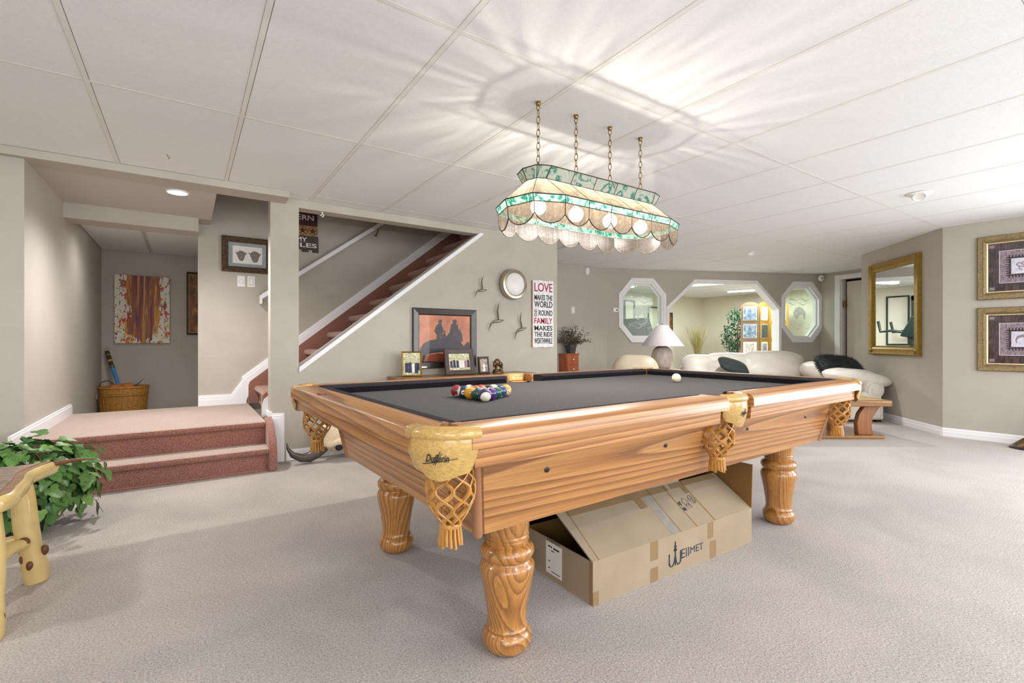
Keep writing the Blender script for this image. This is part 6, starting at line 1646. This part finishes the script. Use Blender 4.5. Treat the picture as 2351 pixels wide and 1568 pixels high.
# ficus
fi = thing('ficus_tree', 'bushy artificial ficus tree beside the photo screen', 'plant', (10.50, 6.22, 0))
obj('pot', MB().lathe([(0, 0), (0.15, 0), (0.19, 0.30), (0.20, 0.30), (0.20, 0.33), (0.17, 0.33), (0, 0.30)], 24), M['wicker'], fi, smooth=40)
obj('trunk', MB().tube([(0, 0, 0.3), (0.03, 0.02, 0.7), (-0.02, 0, 1.1), (0.02, 0, 1.5)], [0.025, 0.022, 0.018, 0.008], 8), M['stem'], fi, smooth=60)
random.seed(14); m = MB()
for k in range(900):
    a = random.uniform(0, 2*PI); e = math.asin(random.uniform(-1, 1)); rr = random.uniform(0.3, 1.0)**0.6
    c_ = Vector((math.cos(a)*math.cos(e)*0.36*rr, math.sin(a)*math.cos(e)*0.36*rr, 1.20+math.sin(e)*0.56*rr))
    c_ += Vector((0.06*math.sin(c_.z*9), 0.08*math.cos(c_.z*7), 0))
    n_ = Vector((random.uniform(-1,1), random.uniform(-1,1), random.uniform(-.2,1))).normalized(); t2_ = Vector((random.uniform(-.6,.6), random.uniform(-.6,.6), -1)); t2_ = (t2_-n_*t2_.dot(n_)).normalized(); w_ = n_.cross(t2_); s_ = random.uniform(0.05, 0.09)
    m.add([tuple(c_), tuple(c_+t2_*s_*0.45+w_*s_*0.28), tuple(c_+t2_*s_), tuple(c_+t2_*s_*0.45-w_*s_*0.28)], [(0, 1, 2, 3)])
o = obj('foliage', m, M['ficus'], fi, recalc=False); o['kind'] = 'stuff'
# reeds
rd = thing('dried_reeds', 'fan of dried reeds in a tall vase by the exercise room corner', 'dried reeds', (10.25, 7.10, 0))
obj('vase', MB().lathe([(0, 0), (0.10, 0), (0.13, 0.2), (0.10, 0.45), (0.07, 0.55), (0.09, 0.60), (0.075, 0.60), (0.06, 0.55), (0, 0.5)], 24), M['walnutZ'], rd, smooth=50)
m = MB()
for k in range(130):
    a = random.uniform(0, 2*PI); r_ = random.uniform(0.05, 0.34); h = random.uniform(1.15, 1.36)
    m.tube([(0.03*math.cos(a), 0.03*math.sin(a), 0.5), (r_*0.35*math.cos(a), r_*0.35*math.sin(a), 0.85), (r_*math.cos(a), r_*math.sin(a), h)], [0.004, 0.0035, 0.0015], 4)
o = obj('reeds', m, M['reed'], rd); o['kind'] = 'stuff'
wall_plate('low_outlet', 'white outlet low on the exercise room wall', 'outlet', (10.75, 7.70, 0.48), 0, 'outlet')
# black framed mirror and narrow picture on the exercise room wall
bm2 = thing('black_framed_mirror', 'tall narrow black-framed mirror on the exercise room wall', 'mirror', (9.36, 7.699, 1.25))
obj('frame', rect_loops(0.42, 1.10, [(0, 0), (0, 0.025), (0.03, 0.025), (0.03, 0.01)]), M['steel'], bm2); obj('glass', flat(-0.185, -0.525, 0.185, 0.525, -0.006, 0.003), M['mirror'], bm2)
np_ = thing('narrow_picture', 'narrow dark-framed colour picture seen at the left edge of the opening', 'picture', (9.96, 7.699, 1.33))
obj('frame', rect_loops(0.22, 0.70, [(0, 0), (0, 0.02), (0.022, 0.02), (0.022, 0.008)]), M['black'], np_); obj('print', flat(-0.09, -0.33, 0.09, 0.33, -0.006), M['abstract_brown'], np_)
bm3 = thing('framed_board', 'black-framed board on the exercise room wall behind the treadmill', 'picture', (8.48, 7.699, 1.40))
obj('frame', rect_loops(0.40, 1.04, [(0, 0), (0, 0.025), (0.03, 0.025), (0.03, 0.01)]), M['steel'], bm3); obj('board', flat(-0.175, -0.495, 0.175, 0.495, -0.006, 0.003), M['wall_gym'], bm3)
# home gym tower
hg = thing('home_gym', 'dark green-black home gym tower seen through the first octagon window', 'exercise machine', (7.85, 7.58, 0), 0)
for x_ in (-0.32, 0.32): obj('upright', MB().box(x_-0.04, -0.05, 0, x_+0.04, 0.05, 1.88), M['steel'], hg)
obj('crossbar', MB().box(-0.36, -0.05, 1.80, 0.36, 0.05, 1.90), M['steel'], hg)
for k in range(12): obj('weight_plate', MB().box(-0.24, -0.06, 0.15+0.075*k, 0.24, 0.06, 0.215+0.075*k), M['steel'], hg)
obj('panel', MB().box(-0.28, 0.055, 0.2, 0.28, 0.075, 1.78), M['steel'], hg); obj('press_arm', MB().tube([(-0.30, -0.03, 1.4), (-0.38, -0.10, 1.25), (-0.20, -0.13, 1.1)], 0.022, 8), M['nickel'], hg, smooth=60)
obj('red_pad', MB().box(0.04, -0.10, 1.08, 0.14, -0.06, 1.16), M['red'], hg, bevel=0.01)
# treadmill
td = thing('treadmill', 'black treadmill with blue console reflected in the gilt mirror', 'treadmill', (8.55, 7.05, 0), R(90))
obj('deck', MB().box(-0.36, -0.80, 0.06, 0.36, 0.85, 0.18), M['black'], td, bevel=0.02); obj('belt', MB().box(-0.26, -0.78, 0.18, 0.26, 0.65, 0.186), M['dark'], td)
obj('motor_hood', MB().prism([(0.58, 0.18), (0.88, 0.18), (0.86, 0.32), (0.66, 0.34)], 'x', -0.36, 0.36), M['steel'], td, bevel=0.02)
for s_ in (-1, 1):
    obj('upright', MB().tube([(s_*0.34, 0.72, 0.15), (s_*0.34, 0.62, 0.7), (s_*0.33, 0.52, 1.12)], 0.038, 10), M['steel'], td, smooth=60)
    obj('handrail', MB().tube([(s_*0.33, 0.54, 1.12), (s_*0.34, 0.25, 1.17), (s_*0.34, 0.08, 1.15), (s_*0.34, 0.04, 1.36)], 0.026, 10), M['steel'], td, smooth=60)
    obj('foot', MB().box(s_*0.34-0.04, 0.72, 0, s_*0.34+0.04, 0.82, 0.07), M['black'], td)
    obj('foot', MB().box(s_*0.30-0.04, -0.78, 0, s_*0.30+0.04, -0.70, 0.07), M['black'], td)
obj('console', MB().prism([(0.40, 1.06), (0.62, 1.02), (0.70, 1.30), (0.64, 1.46), (0.58, 1.44)], 'x', -0.40, 0.40), M['steel'], td, bevel=0.02)
obj('display', MB().add([(-0.28, 0.455, 1.14), (0.28, 0.455, 1.14), (0.24, 0.57, 1.41), (-0.24, 0.57, 1.41)], [(0, 1, 2, 3)]), M['screenblue'], td)
obj('crossbar', MB().tube([(-0.33, 0.50, 1.10), (0.33, 0.50, 1.10)], 0.03, 10), M['steel'], td, smooth=60)
